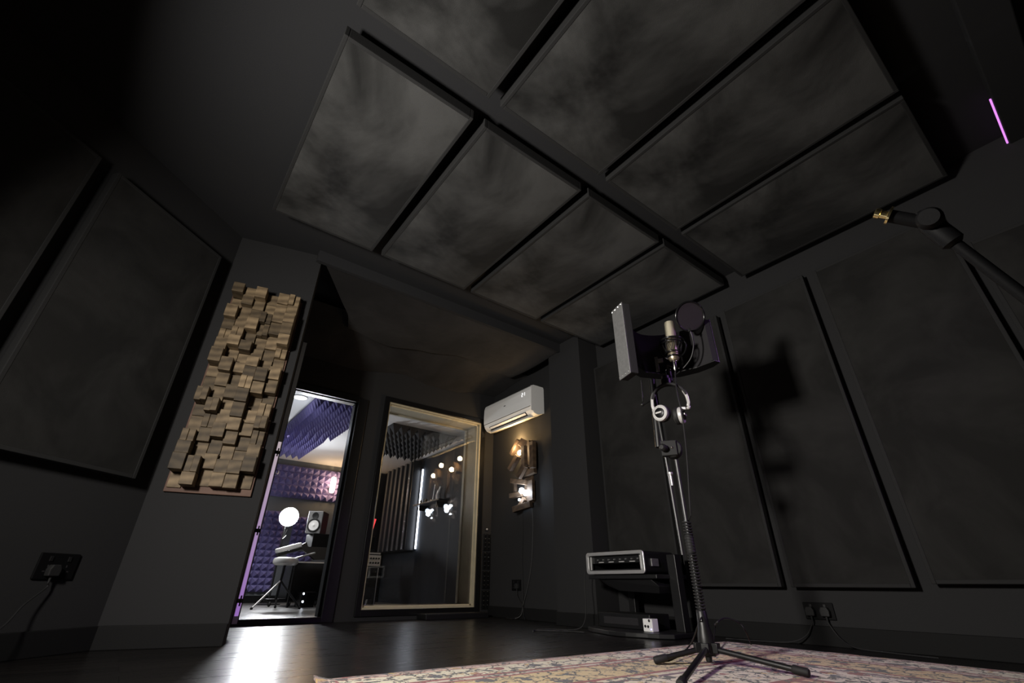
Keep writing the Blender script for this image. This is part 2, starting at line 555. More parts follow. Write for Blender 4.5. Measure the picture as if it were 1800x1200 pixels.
class MB:
    def __init__(self):
        self.v, self.f, self.sm = [], [], []

    def add(self, verts, faces, smooth=False):
        k = len(self.v)
        self.v += [Vector(p) for p in verts]
        self.f += [tuple(i + k for i in f) for f in faces]
        self.sm += [smooth] * len(faces)
        return self

    def box(self, a, b):
        (x0, y0, z0), (x1, y1, z1) = a, b
        return self.obox(((x0 + x1) / 2, (y0 + y1) / 2, (z0 + z1) / 2), (1, 0, 0), (0, 1, 0), (0, 0, 1), x1 - x0, y1 - y0, z1 - z0)

    def obox(self, c, u, v, n, a, b, h):
        """box centred at c with sizes a, b, h along u, v, n"""
        c, u, v, n = Vector(c), Vector(u) * a / 2, Vector(v) * b / 2, Vector(n) * h / 2
        V = [c + u * i + v * j + n * k for k in (-1, 1) for j in (-1, 1) for i in (-1, 1)]
        F = [(0, 2, 3, 1), (4, 5, 7, 6), (0, 1, 5, 4), (2, 6, 7, 3), (0, 4, 6, 2), (1, 3, 7, 5)]
        if u.cross(v).dot(n) < 0:
            F = [f[::-1] for f in F]
        return self.add(V, F)

    def beam(self, p, q, a, b, x=None):
        """rectangular bar from p to q"""
        p, q = Vector(p), Vector(q)
        X, Y, Z = basis(q - p, x)
        return self.obox((p + q) / 2, X, Y, Z, a, b, (q - p).length)

    def prism(self, poly, ext):
        ext = Vector(ext)
        P = [Vector(p) for p in poly]
        n = len(P)
        nor = Vector((0, 0, 0))
        for i in range(n):
            nor += P[i].cross(P[(i + 1) % n])
        if nor.dot(ext) > 0:
            P = P[::-1]
        F = [tuple(range(n)), tuple(range(2 * n - 1, n - 1, -1))]
        F += [(i, n + i, n + (i + 1) % n, (i + 1) % n)[::-1] for i in range(n)]
        F = [F[0], F[1]] + [f[::-1] if False else f for f in F[2:]]
        return self.add(P + [p + ext for p in P], F)

    def lathe(self, prof, origin, axis, n=24, x=None):
        """prof: list of (radius, height along axis)"""
        X, Y, Z = basis(axis, x)
        o = Vector(origin)
        V, F = [], []
        for r, h in prof:
            for k in range(n):
                a = 2 * math.pi * k / n
                V.append(o + Z * h + (X * math.cos(a) + Y * math.sin(a)) * max(r, 1e-5))
        for i in range(len(prof) - 1):
            for k in range(n):
                F.append((i * n + k, i * n + (k + 1) % n, (i + 1) * n + (k + 1) % n, (i + 1) * n + k))
        F.append(tuple(range(n))[::-1])
        F.append(tuple((len(prof) - 1) * n + k for k in range(n)))
        return self.add(V, F, True)

    def cyl(self, p, q, r0, r1=None, n=18):
        p, q = Vector(p), Vector(q)
        return self.lathe([(r0, 0), (r0 if r1 is None else r1, (q - p).length)], p, q - p, n)

    def tube(self, pts, r, n=10, closed=False):
        P = [Vector(p) for p in pts]
        m = len(P)
        V, F = [], []
        t0 = (P[1] - P[0]).normalized()
        X = basis(t0)[0]
        for i in range(m):
            if closed:
                t = (P[(i + 1) % m] - P[i - 1]).normalized()
            else:
                t = (P[min(i + 1, m - 1)] - P[max(i - 1, 0)]).normalized()
            X = (X - t * X.dot(t)).normalized()
            Y = t.cross(X)
            rr = r[i] if isinstance(r, (list, tuple)) else r
            for k in range(n):
                a = 2 * math.pi * k / n
                V.append(P[i] + (X * math.cos(a) + Y * math.sin(a)) * rr)
        for i in range(m if closed else m - 1):
            j = (i + 1) % m
            for k in range(n):
                F.append((i * n + k, i * n + (k + 1) % n, j * n + (k + 1) % n, j * n + k))
        if not closed:
            F.append(tuple(range(n))[::-1])
            F.append(tuple((m - 1) * n + k for k in range(n)))
        return self.add(V, F, True)

    def ring(self, c, axis, R, r, n=36, k=10, sx=1.0, x=None):
        X, Y, Z = basis(axis, x)
        c = Vector(c)
        return self.tube([c + X * math.cos(2 * math.pi * i / n) * R * sx + Y * math.sin(2 * math.pi * i / n) * R for i in range(n)], r, k, True)

    def ball(self, c, r, n=16, sq=(1, 1, 1)):
        V, F = [], []
        m = n // 2
        c = Vector(c)
        for i in range(m + 1):
            th = math.pi * i / m
            for k in range(n):
                a = 2 * math.pi * k / n
                V.append(c + Vector((math.sin(th) * math.cos(a) * sq[0], math.sin(th) * math.sin(a) * sq[1], math.cos(th) * sq[2])) * r)
        for i in range(m):
            for k in range(n):
                F.append((i * n + k, (i + 1) * n + k, (i + 1) * n + (k + 1) % n, i * n + (k + 1) % n))
        return self.add(V, F, True)

    def grid(self, fn, nu, nv, thick=None, smooth=True):
        """fn(i/nu, j/nv) -> point; thick: offset vector making it solid"""
        V = [Vector(fn(i / nu, j / nv)) for j in range(nv + 1) for i in range(nu + 1)]
        W = nu + 1
        F = [(j * W + i, j * W + i + 1, (j + 1) * W + i + 1, (j + 1) * W + i) for j in range(nv) for i in range(nu)]
        if thick is None:
            return self.add(V, F, smooth)
        t = Vector(thick)
        K = len(V)
        V2 = V + [p + t for p in V]
        F2 = F + [tuple(a + K for a in f[::-1]) for f in F]
        edge = [i for i in range(W)] + [j * W + nu for j in range(1, nv + 1)] + [nv * W + i for i in range(nu - 1, -1, -1)] + [j * W for j in range(nv - 1, 0, -1)]
        F2 += [(edge[i], edge[i] + K, edge[(i + 1) % len(edge)] + K, edge[(i + 1) % len(edge)]) for i in range(len(edge))]
        return self.add(V2, F2, smooth)

    def build(self, name, mat, parent=None, bevel=0.0, seg=2, kind=None, label=None, origin=None):
        me = bpy.data.meshes.new(name)
        off = worldloc(parent) if parent is not None else Vector((0, 0, 0))
        if origin is not None:
            loc = Vector(origin)
        else:
            loc = Vector((0, 0, 0)) if parent is None else off
            if True:
                # origin at the middle of the piece so that textures vary piece by piece
                mn = Vector([min(p[i] for p in self.v) for i in range(3)])
                mx = Vector([max(p[i] for p in self.v) for i in range(3)])
                loc = Vector(((mn.x + mx.x) / 2, (mn.y + mx.y) / 2, mn.z))
        me.from_pydata([p - loc for p in self.v], [], self.f)
        bm = bmesh.new()
        bm.from_mesh(me)
        bmesh.ops.recalc_face_normals(bm, faces=bm.faces)
        bm.to_mesh(me)
        bm.free()
        for p, s in zip(me.polygons, self.sm):
            p.use_smooth = s
        me.materials.append(mat)
        o = bpy.data.objects.new(name, me)
        COL.objects.link(o)
        if parent is not None:
            o.parent = parent
        o.location = loc - off
        if any(self.sm):
            try:
                me.set_sharp_from_angle(angle=math.radians(38))
            except Exception:
                pass
        if bevel:
            bv = o.modifiers.new('bevel', 'BEVEL')
            bv.width = bevel
            bv.segments = seg
            bv.limit_method = 'ANGLE'
        if kind: o['kind'] = kind
        if label: o['label'] = label
        return o


def struct(name, mb, mat, bevel=0.0, parent=None):
    return mb.build(name, mat, parent, bevel, kind='structure')


# ------------------------------------------------------------------ the room
ZC = 2.65            # ceiling
XR = 3.37            # right wall
YB = 4.70            # wall with the window and the doorway
XA = 3.29            # alcove side wall
BW0, BW1 = Vector((-0.02, 3.42, 0)), Vector((0.545, 3.27, 0))
BU = (BW1 - BW0).normalized()
BN = Vector((BU.y, -BU.x, 0))            # into the room
LU = Vector((0.757, 0.653, 0)).normalized()
LN = Vector((LU.y, -LU.x, 0))            # into the room
LW1 = BW0.copy()
LW0 = LW1 - LU * 4.85

struct('floor', MB().box((-3.6, -2.6, -0.10), (3.8, 4.72, 0)), M['floor'])
struct('ceiling', MB().box((-3.6, -2.6, ZC), (3.8, 4.72, ZC + 0.12)), M['ceilpaint'])
struct('wall_right', MB().box((XR, -2.6, 0), (XR + 0.12, 2.93, ZC)), M['paint'])
# angled wall on the left
mb = MB()
mb.prism([LW0, LW1, LW1 - LN * 0.15 + LU * 0.02, LW0 - LN * 0.15], (0, 0, ZC))
struct('wall_left', mb, M['paint'])
# stub wall that carries the timber blocks
mb = MB()
mb.prism([BW0, BW1, BW1 - BN * 0.12 + BU * 0.0, BW0 - BN * 0.12], (0, 0, ZC))
struct('wall_front', mb, M['paint'])
# alcove left side, pilaster, alcove right side
struct('wall_alcove_left', MB().box((0.44, 3.42, 0), (0.56, YB, ZC)), M['paint'])
struct('wall_alcove_right', MB().box((XA, 3.38, 0), (XA + 0.16, YB, ZC)), M['paint'])
struct('wall_pilaster', MB().box((3.10, 2.92, 0), (3.52, 3.39, ZC)), M['paint'])
struct('wall_rear', MB().box((-3.6, -2.72, 0), (3.8, -2.6, ZC)), M['paint'])
struct('wall_far_left', MB().box((-3.72, -2.72, 0), (-3.6, 0.8, ZC)), M['paint'])

# wall with doorway and window
DX0, DX1, DZ0, DZ1 = 0.70, 1.50, 0.05, 2.03
WX0, WX1, WZ0, WZ1 = 1.84, 3.09, 0.09, 2.12
YW = 5.05            # far side of that wall
mb = MB()
YT = YB + 0.09       # the wall is thin round the doorway
mb.box((0.20, YB, -0.1), (DX0, YT, ZC))
mb.box((DX0, YB, DZ1), (DX1, YT, ZC))
mb.box((DX1, YB, -0.1), (1.68, YT, ZC))
mb.box((1.68, YB, -0.1), (WX0, YW, ZC))
mb.box((WX0, YB, -0.1), (WX1, YW, WZ0))
mb.box((WX0, YB, WZ1), (WX1, YW, ZC))
mb.box((WX1, YB, -0.1), (3.90, YW, ZC))
struct('wall_back', mb, M['paint'])

# skirting boards
mb = MB()
mb.prism([LW0 + LN * 0.0, LW1 + LN * 0.0, LW1 + LN * 0.018, LW0 + LN * 0.018], (0, 0, 0.105))
struct('baseboard_left', mb, M['skirt'], 0.004)
mb = MB()
mb.prism([BW0 + BN * 0.001, BW1 + BN * 0.001, BW1 + BN * 0.018, BW0 + BN * 0.018], (0, 0, 0.105))
struct('baseboard_front', mb, M['skirt'], 0.004)
struct('baseboard_right', MB().box((XR - 0.018, -2.6, 0), (XR, 2.92, 0.10)), M['skirt'], 0.004)
struct('baseboard_pilaster', MB().box((3.082, 2.90, 0), (3.10, 3.39, 0.10)).box((3.10, 2.902, 0), (3.35, 2.92, 0.10)), M['skirt'], 0.004)
struct('baseboard_alcove', MB().box((XA - 0.018, 3.39, 0), (XA, YB, 0.10)), M['skirt'], 0.004)

# ------------------------------------------------------------------ doorway and door
d1 = thing('door_1', ((DX0 + DX1) / 2, YB, 0), None, None)
d1['kind'] = 'structure'
mb = MB()
t = 0.045
mb.box((DX0 - 0.02, YB - 0.03, 0), (DX0 + t, YT + 0.02, DZ1 + t))
mb.box((DX1 - 0.010, YB - 0.03, 0), (DX1 + t + 0.05, YB + 0.02, DZ1 + t))
mb.box((DX1 - 0.028, YB + 0.02, 0), (DX1 + 0.02, YT + 0.02, DZ1 + 0.01))
mb.box((DX0 + t, YB - 0.03, DZ1 - 0.005), (DX1 - 0.010, YB + 0.02, DZ1 + t + 0.02))
mb.box((DX0 + t, YB + 0.02, DZ1 - 0.012), (DX1 - 0.028, YT + 0.02, DZ1 + 0.01))
mb.build('door_frame', M['black'], d1, 0.004)
MB().box((DX0 + t, YB - 0.04, 0), (DX1 - 0.012, YT + 0.02, 0.045)).build('threshold', M['black'], d1, 0.004)
d2 = thing('door_2', (0.655, 4.2, 0.06), None, None)
d2['kind'] = 'structure'
LX0, LX1, LY0, LY1, LZ0, LZ1 = 0.628, 0.678, 3.74, 4.63, 0.062, 2.10
MB().box((LX0, LY0 + 0.004, LZ0), (LX1, LY1, LZ1)).build('door_leaf', M['black'], d2, 0.003)
MB().box((LX0 + 0.014, LY0, LZ0 + 0.01), (LX1 - 0.006, LY0 + 0.0045, LZ1 - 0.01)).build('leaf_edge_strip', M['alu'], d2, label='dull metal edge strip')
MB().box((LX0 + 0.018, LY0 - 0.004, 0.115), (LX1 - 0.010, LY0 + 0.001, 1.24)).build('emissive_strip', M['leafemit'], d2, 0.0015, label='glowing strip fading from white at the top to violet at the bottom')  # emissive strip on the leaf edge, violet low and near white high
for z in (0.20, 0.62, 1.16):
    mb = MB()
    mb.box((LX0 + 0.012, LY0 - 0.006, z - 0.012), (LX1 - 0.004, LY0 + 0.001, z + 0.012))
    mb.cyl((LX0 + 0.03, LY0 - 0.008, z - 0.03), (LX0 + 0.03, LY0 - 0.008, z + 0.03), 0.005, n=10)
    mb.build('latch_keeper', M['blackgloss'], d2, 0.001)

# ------------------------------------------------------------------ window
w1 = thing('window_1', ((WX0 + WX1) / 2, YB, WZ0), None, None)
w1['kind'] = 'structure'
mb = MB()
f = 0.055
mb.box((WX0 - f, YB - 0.022, WZ0 - f), (WX0, YB, WZ1 + f))
mb.box((WX1, YB - 0.022, WZ0 - f), (WX1 + f, YB, WZ1 + f))
mb.box((WX0, YB - 0.022, WZ1), (WX1, YB, WZ1 + f))
mb.box((WX0, YB - 0.022, WZ0 - f), (WX1, YB, WZ0))
mb.build('window_frame', M['blackgloss'], w1, 0.004)
mb = MB()
r = 0.016
for (ya, yb) in ((YB - 0.004, YB + 0.050), (YB + 0.054, YB + 0.305), (YB + 0.309, YW + 0.01)):
    mb.box((WX0, ya, WZ0 + r), (WX0 + r, yb, WZ1 - r))
    mb.box((WX1 - r, ya, WZ0 + r), (WX1, yb, WZ1 - r))
    mb.box((WX0, ya, WZ1 - r), (WX1, yb, WZ1))
    mb.box((WX0, ya, WZ0), (WX1, yb, WZ0 + r))
mb.build('window_reveal', M['reveal'], w1, 0.001, label='pale timber window reveal')
mb = MB()
for yy in (YB + 0.050, YB + 0.305):
    s = 0.014
    mb.box((WX1 - r - s, yy - s, WZ0 + r), (WX1 - r, yy - 0.004, WZ1 - r))
    mb.box((WX0 + r, yy - s, WZ1 - r - s), (WX1 - r, yy - 0.004, WZ1 - r))
    mb.box((WX0 + r, yy - s, WZ0 + r), (WX0 + r + s, yy - 0.004, WZ1 - r))
    mb.box((WX0 + r, yy - s, WZ0 + r), (WX1 - r, yy - 0.004, WZ0 + r + s))
mb.build('glazing_bead', M['reveal'], w1)
MB().box((WX0 + r, YB + 0.046, WZ0 + r), (WX1 - r, YB + 0.052, WZ1 - r)).build('window_pane', M['glass'], w1)
MB().box((WX0 + r, YB + 0.302, WZ0 + r), (WX1 - r, YB + 0.308, WZ1 - r)).build('window_pane', M['glass'], w1)

# low black step under the window's right half
st = MB().box((2.42, 4.50, 0), (3.15, 4.69, 0.05)).build('cable_duct', M['black'], None, 0.006)
tag(st, 'low black cable duct on the floor under the right half of the window', 'cable duct')


# ------------------------------------------------------------------ acoustic panels
def panel(name, label, cat, group, c, u, v, n, a, b, th, fab, gap, border=0.012, battens='v'):
    """stretched-cloth panel, face centre c, size a x b along u x v, n towards the room, standing off by gap"""
    c, u, v, n = Vector(c), Vector(u).normalized(), Vector(v).normalized(), Vector(n).normalized()
    foot = c - n * (th + gap) - v * b / 2 * (1 if abs(v.z) > 0.5 else 0)
    t = thing(name, foot, label, cat, group)
    mb = MB()
    cc = c - n * (th / 2 + 0.002)
    mb.obox(cc + u * (a / 2 - border / 2), u, v, n, border, b, th)
    mb.obox(cc - u * (a / 2 - border / 2), u, v, n, border, b, th)
    mb.obox(cc + v * (b / 2 - border / 2), u, v, n, a - 2 * border, border, th)
    mb.obox(cc - v * (b / 2 - border / 2), u, v, n, a - 2 * border, border, th)
    mb.build('panel_frame', M['pframe'], t, 0.003)
    mb = MB()
    ia, ib = a - 2 * border, b - 2 * border

    def fn(s, q):
        x, y = (s - 0.5) * ia, (q - 0.5) * ib
        e = min(s, 1 - s, q, 1 - q)
        bulge = 0.006 * min(1.0, e * 9) + 0.0022 * noise.noise(Vector((x * 5 + c.x * 7, y * 5 + c.y * 3, c.z))) * min(1, e * 14)
        return c + u * x + v * y + n * (bulge - 0.004)
    mb.grid(fn, 20, 28, thick=-n * 0.03)
    mb.build('fabric_face', fab, t)
    for s in (-0.28, 0.28):
        mb = MB()
        if battens == 'v':
            mb.obox(c - n * (th + 0.002 + gap / 2) + u * (s * a), u, v, n, 0.04, b * 0.86, gap - 0.002)
        else:
            mb.obox(c - n * (th + 0.002 + gap / 2) + v * (s * b), u, v, n, a * 0.86, 0.04, gap - 0.002)
        mb.build('mounting_batten', M['pframe'], t)
    return t


# ceiling clouds: two rows of four
ZP = 2.50
cols = [(0.085, 0.785, 'first'), (0.855, 1.60, 'second'), (1.665, 2.395, 'third'), (2.455, 3.27, 'fourth')]
lab_far = ['black ceiling panel over the timber block wall, left end of the far row',
           'black ceiling panel in the far row, second from the timber block wall',
           'black ceiling panel in the far row above the window side of the room, third along',
           'black ceiling panel in the far corner above the reflection filter']
lab_near = ['black ceiling panel at the top edge of the photo with the brightest wrinkled cloth',
            'large black ceiling panel in the near row, second from the left, with cloudy light patches',
            'black ceiling panel in the near row, third along, between the cloudy one and the right wall one',
            'black ceiling panel in the near row running along the right wall']
for i, (x0, x1, nm) in enumerate(cols):
    panel('ceiling_panel', lab_far[i], 'acoustic panel', 'black cloth panels under the ceiling', ((x0 + x1) / 2, (1.385 + 2.775) / 2, ZP), (1, 0, 0), (0, -1, 0), (0, 0, -1),
          x1 - x0, 2.775 - 1.385, 0.070, M['cfab'], 0.078, 0.020)
    panel('ceiling_panel', lab_near[i], 'acoustic panel', 'black cloth panels under the ceiling', ((x0 + x1) / 2, (-0.06 + 1.24) / 2, ZP), (1, 0, 0), (0, -1, 0), (0, 0, -1),
          x1 - x0, 1.30, 0.070, M['cfab'], 0.078, 0.020)

# right wall
XP = 3.285
pr = [(2.905, 2.235, 0.300, 2.300, 'black fabric wall panel on the right wall behind the silver-edged rack case'),
      (2.185, 1.525, 0.300, 2.285, 'black fabric wall panel on the right wall directly behind the microphone stand'),
      (1.468, 0.845, 0.300, 2.300, 'black fabric wall panel on the right wall above the double socket'),
      (0.775, 0.065, 0.318, 2.290, 'wide black fabric wall panel on the right wall, right of the socket'),
      (0.025, -0.66, 0.318, 2.040, 'black fabric wall panel cut by the right edge of the photo, lower at the top')]
for y0, y1, z0, z1, lb in pr:
    panel('wall_panel', lb, 'acoustic panel', 'black fabric panels on the right wall', (XP, (y0 + y1) / 2, (z0 + z1) / 2), (0, -1, 0), (0, 0, 1), (-1, 0, 0), y0 - y1, z1 - z0, 0.045, M['pfab'], 0.034, 0.02)
# left wall
for s0, s1, z0, z1, lb in ((-0.925, -0.165, 0.795, 2.315, 'black fabric wall panel on the left wall above the socket, beside the timber blocks'),
                           (-1.78, -1.02, 0.795, 2.315, 'black fabric wall panel cut by the left edge of the photo')):
    c = LW1 + LU * ((s0 + s1) / 2) + LN * 0.085 + Vector((0, 0, (z0 + z1) / 2))
    panel('wall_panel', lb, 'acoustic panel', 'black fabric panels on the left wall', c, LU, (0, 0, 1), LN, s1 - s0, z1 - z0, 0.045, M['pfab'], 0.034, 0.02)

# ------------------------------------------------------------------ fabric under the alcove ceiling
dr = thing('ceiling_drape', (1.9, 3.7, 2.55), 'dark cloth sagging in folds under the alcove ceiling above the window', 'drape')
edgeA = [(0.96, 3.98), (1.083, 4.12), (1.537, 4.23), (1.922, 4.10), (2.321, 3.96), (2.93, 4.07), (3.285, 4.10)]


def lerp_edge(E, x):
    if x <= E[0][0]: return E[0][1]
    for (a, b), (c, d) in zip(E, E[1:]):
        if x <= c:
            t = (x - a) / (c - a)
            t = t * t * (3 - 2 * t)
            return b + (d - b) * t
    return E[-1][1]


mb = MB()


def sheet1(s, q):
    xl = 0.56 + 0.52 * q
    x = xl + (3.095 - xl) * s
    y0 = 3.22
    y1 = lerp_edge(edgeA, x)
    y = y0 + (y1 - y0) * q
    z = 2.565 - 0.018 * q + 0.014 * math.sin(x * 3.1 + q * 2.0) * math.sin(q * math.pi) - 0.02 * math.sin(q * math.pi) * 0.6
    return (x, y, z)


mb.grid(sheet1, 48, 16, thick=(0, 0, 0.004))
mb.build('front_sheet', M['drape'], dr)
edgeB = [(0.75, 2.40), (1.359, 2.395), (1.981, 2.49), (2.321, 2.44), (2.667, 2.45), (3.01, 2.515), (3.285, 2.53)]
mb = MB()


def sheet2(s, q):
    xl = 0.62 + 0.10 * q
    x = xl + (3.285 - xl) * s
    y1 = lerp_edge(edgeA, x) - 0.12
    y = y1 + (4.695 - y1) * q
    zb = lerp_edge(edgeB, x)
    z = 2.585 + (zb - 2.585) * q ** 1.6 + 0.012 * math.sin(x * 4 + 1 + q * 3) * math.sin(q * math.pi)
    return (x, y, z)


mb.grid(sheet2, 48, 16, thick=(0, 0, 0.004))
mb.build('rear_sheet', M['drape'], dr)
struct('trim_1', MB().box((0.5, 3.20, 2.552), (3.10, 3.235, ZC)), M['ceilpaint'])

# shallow beam with the purple strip at the near end of the ceiling, and the dark curtain by it
struct('trim_2', MB().box((-1.0, -0.50, 2.575), (XR, -0.345, ZC)), M['ceilpaint'], 0.006)
led = MB().box((2.92, -0.343, 2.581), (3.36, -0.335, 2.590)).build('led_strip', M['ledpurple'], None, 0.002)
tag(led, 'glowing purple strip light along the ceiling edge at the right of the photo', 'strip light')
cu = thing('curtain', (3.30, -1.1, 0), 'heavy black curtain hanging in the near right corner behind the wall panel', 'curtain')
mb = MB()
mb.grid(lambda s, q: (3.305 + 0.018 * math.sin(s * 60), -0.70 - 1.3 * s, 0.02 + 2.5 * q), 90, 4, thick=(0.006, 0, 0))
mb.build('curtain_cloth', M['foamblack'], cu)
MB().cyl((3.31, -0.66, 2.54), (3.31, -2.05, 2.54), 0.012).build('curtain_rail', M['black'], cu)

# ------------------------------------------------------------------ timber block panel
random.seed(7)
bo = BW0 + BN * 0.001
bp0 = bo + BU * 0.085 + Vector((0, 0, 0.765))
WBP, HBP = 0.435, 1.41
bt = thing('wood_block_panel', bp0 + BU * WBP / 2, 'tall wall panel of protruding weathered timber end blocks beside the doorway', 'sound diffuser')
MB().obox(bp0 + BU * WBP / 2 + BN * 0.010 + Vector((0, 0, HBP / 2)), BU, Vector((0, 0, 1)), BN, WBP + 0.02, HBP, 0.018).build('backing_board', M['board'], bt, 0.003, label='reddish wooden backing board')
ncol, nrow = 6, 16
cw = WBP / ncol
for i in range(ncol):
    z = 0.03 + random.uniform(-0.01, 0.012)
    if i in (0,): z = 0.022
    rest = HBP - 0.004 - z
    hs = [random.choice((0.075, 0.085, 0.09, 0.095, 0.10)) for _ in range(nrow)]
    k = rest / sum(hs)
    hs = [h * k for h in hs]
    for j, hh in enumerate(hs):
        dep = random.choice((0.030, 0.045, 0.06, 0.075, 0.09, 0.105, 0.12))
        if random.random() < 0.15:
            dep = 0.012
        cx = (i + 0.5) * cw
        up = Vector((0, 0, 1))
        mb = MB()
        ww = cw - 0.0025
        base = bp0 + BN * 0.019
        if random.random() < 0.3 and dep > 0.03:
            # two half-width sticks side by side at slightly different depths
            d2_ = max(0.02, dep - random.choice((0.006, 0.012, 0.02)))
            da, db = (dep, d2_) if random.random() < 0.5 else (d2_, dep)
            mb.obox(base + BU * (cx - ww / 4) + up * (z + hh / 2) + BN * da / 2, BU, up, BN, ww / 2 - 0.001, hh - 0.0025, da)
            mb.obox(base + BU * (cx + ww / 4) + up * (z + hh / 2) + BN * db / 2, BU, up, BN, ww / 2 - 0.001, hh - 0.0025, db)
        else:
            mb.obox(base + BU * cx + up * (z + hh / 2) + BN * dep / 2, BU, up, BN, ww, hh - 0.0025, dep)
        mb.build('timber_block', M['block'], bt, 0.0022, 2)
        z += hh


# ------------------------------------------------------------------ sockets and cables
def cable(name, pts, r, label, cat='cable', mat='rubber', group=None, n=8):
    o = MB().tube(spline(pts, 10), r, n).build(name, M[mat])
    return tag(o, label, cat, group)


def socket(name, c, u, n, wdt, hgt, label, plugs=(0,), gang=2):
    c, u, n = Vector(c), Vector(u).normalized(), Vector(n).normalized()
    up = Vector((0, 0, 1))
    t = thing(name, c - up * hgt / 2, label, 'wall socket')
    MB().obox(c + n * 0.006, u, up, n, wdt, hgt, 0.010).build('face_plate', M['matteblack'], t, 0.003)
    for g in range(gang):
        x = ((g + 0.5) / gang - 0.5) * wdt * 0.94
        MB().obox(c + u * x + up * hgt * 0.28 + n * 0.013, u, up, n, 0.014, 0.022, 0.006).build('rocker_switch', M['black'], t, 0.001)
        mb = MB()
        for (a, b, sx, sz) in ((0, 0.008, 0.005, 0.010), (-0.011, -0.014, 0.010, 0.005), (0.011, -0.014, 0.010, 0.005)):
            mb.obox(c + u * (x + a) + up * (b - 0.008) + n * 0.0115, u, up, n, sx, sz, 0.0015)
        mb.build('socket_holes', M['foamblack'], t)
    return t


def plug(name, c, u, n, label):
    c, u, n = Vector(c), Vector(u).normalized(), Vector(n).normalized()
    up = Vector((0, 0, 1))
    t = thing(name, c - up * 0.025, label, 'plug')
    mb = MB()
    mb.prism([c + n * 0.013 + u * a + up * b for a, b in ((-0.024, -0.022), (0.024, -0.022), (0.026, 0.006), (0.016, 0.026), (-0.016, 0.026), (-0.026, 0.006))], n * 0.030)
    mb.build('plug_body', M['rubber'], t, 0.004)
    MB().cyl(c + n * 0.028 - up * 0.022, c + n * 0.028 - up * 0.05, 0.006, 0.004, 10).build('strain_relief', M['rubber'], t)
    return t


# left wall
sl = LW1 + LU * -0.315 + LN * 0.0 + Vector((0, 0, 0.365))
socket('wall_socket', sl, LU, LN, 0.175, 0.11, 'black double wall socket with switches low on the left wall')
pc = sl + LU * -0.022 + Vector((0, 0, -0.02))
plug('mains_plug', pc, LU, LN, 'black plug in the socket on the left wall')
a = pc + LN * 0.028 - Vector((0, 0, 0.05))
cable('mains_cable', [a, a + Vector((0, 0, -0.02)), LW1 + LU * -0.42 + LN * 0.06 + Vector((0, 0, 0.21)), LW1 + LU * -0.52 + LN * 0.12 + Vector((0, 0, 0.12)), LW1 + LU * -0.75 + LN * 0.2 + Vector((0, 0, 0.02)), LW1 + LU * -1.2 + LN * 0.25 + Vector((0, 0, 0.006))], 0.0035,
      'thin black cable drooping from the left wall socket to the floor')
# right wall
sr = Vector((XR, 1.365, 0.178))
sr = (atx(1411, 1057, XR) + atx(1472, 1091, XR)) / 2
socket('wall_socket', sr, (0, -1, 0), (-1, 0, 0), 0.165, 0.088, 'black double wall socket below the panels on the right wall')
for k, (dy, lb, lc) in enumerate(((0.042, 'black plug in the left half of the right wall socket', 'black cable curving left to the rug from the right wall socket'),
                                  (-0.040, 'black plug in the right half of the right wall socket', 'black cable curving right to the rug from the right wall socket'))):
    pc = sr + Vector((0, dy, -0.004))
    plug('mains_plug', pc, (0, -1, 0), (-1, 0, 0), lb)
    a = pc + Vector((-0.028, 0, -0.05))
    sg = 1 if k == 0 else -1
    cable('mains_cable', [a, a + Vector((-0.003, sg * 0.01, -0.02)), a + Vector((-0.02, sg * 0.05, -0.075)), Vector((XR - 0.09, a.y + sg * 0.13, 0.012)), Vector((XR - 0.12, a.y + sg * 0.3, 0.006)), Vector((XR - 0.16, a.y + sg * 0.5, 0.006))], 0.0035, lc)
# alcove wall
sa = Vector((XA, 4.205, 0.30))
socket('wall_socket', sa, (0, -1, 0), (-1, 0, 0), 0.15, 0.10, 'black wall socket under the timber wall lamp in the alcove')
pa = sa + Vector((0, -0.035, -0.01))
plug('mains_plug', pa, (0, -1, 0), (-1, 0, 0), 'black plug in the alcove socket under the timber wall lamp')
a = pa + Vector((-0.028, 0, -0.05))
cable('mains_cable', [a, a + Vector((0, -0.005, -0.03)), (XA - 0.02, 4.13, 0.16), (XA - 0.03, 4.08, 0.13), (XA - 0.025, 4.11, 0.06), (XA - 0.04, 4.2, 0.008), (XA - 0.06, 4.3, 0.006)], 0.0035,
      'black cable from the alcove socket plug to the floor')
cable('lamp_cable', [(XA - 0.012, 4.085, 1.06), (XA - 0.008, 4.09, 0.85), (XA - 0.010, 4.10, 0.6), (XA - 0.008, 4.10, 0.4), (XA - 0.012, 4.085, 0.22), (XA - 0.02, 4.08, 0.14), (XA - 0.03, 4.06, 0.05), (XA - 0.06, 4.0, 0.006)], 0.0035,
      'dark cable hanging straight down from the left of the timber wall lamp', 'cable')
cable('lamp_cable', [(XA - 0.012, 3.93, 1.10), (XA - 0.008, 3.92, 0.9), (XA - 0.008, 3.93, 0.7), (XA - 0.010, 3.95, 0.5), (XA - 0.010, 4.01, 0.3), (XA - 0.018, 4.07, 0.15), (XA - 0.03, 4.10, 0.04), (XA - 0.07, 4.15, 0.006)], 0.0036,
      'pale cable hanging from the right of the timber wall lamp', 'cable', 'greycable')

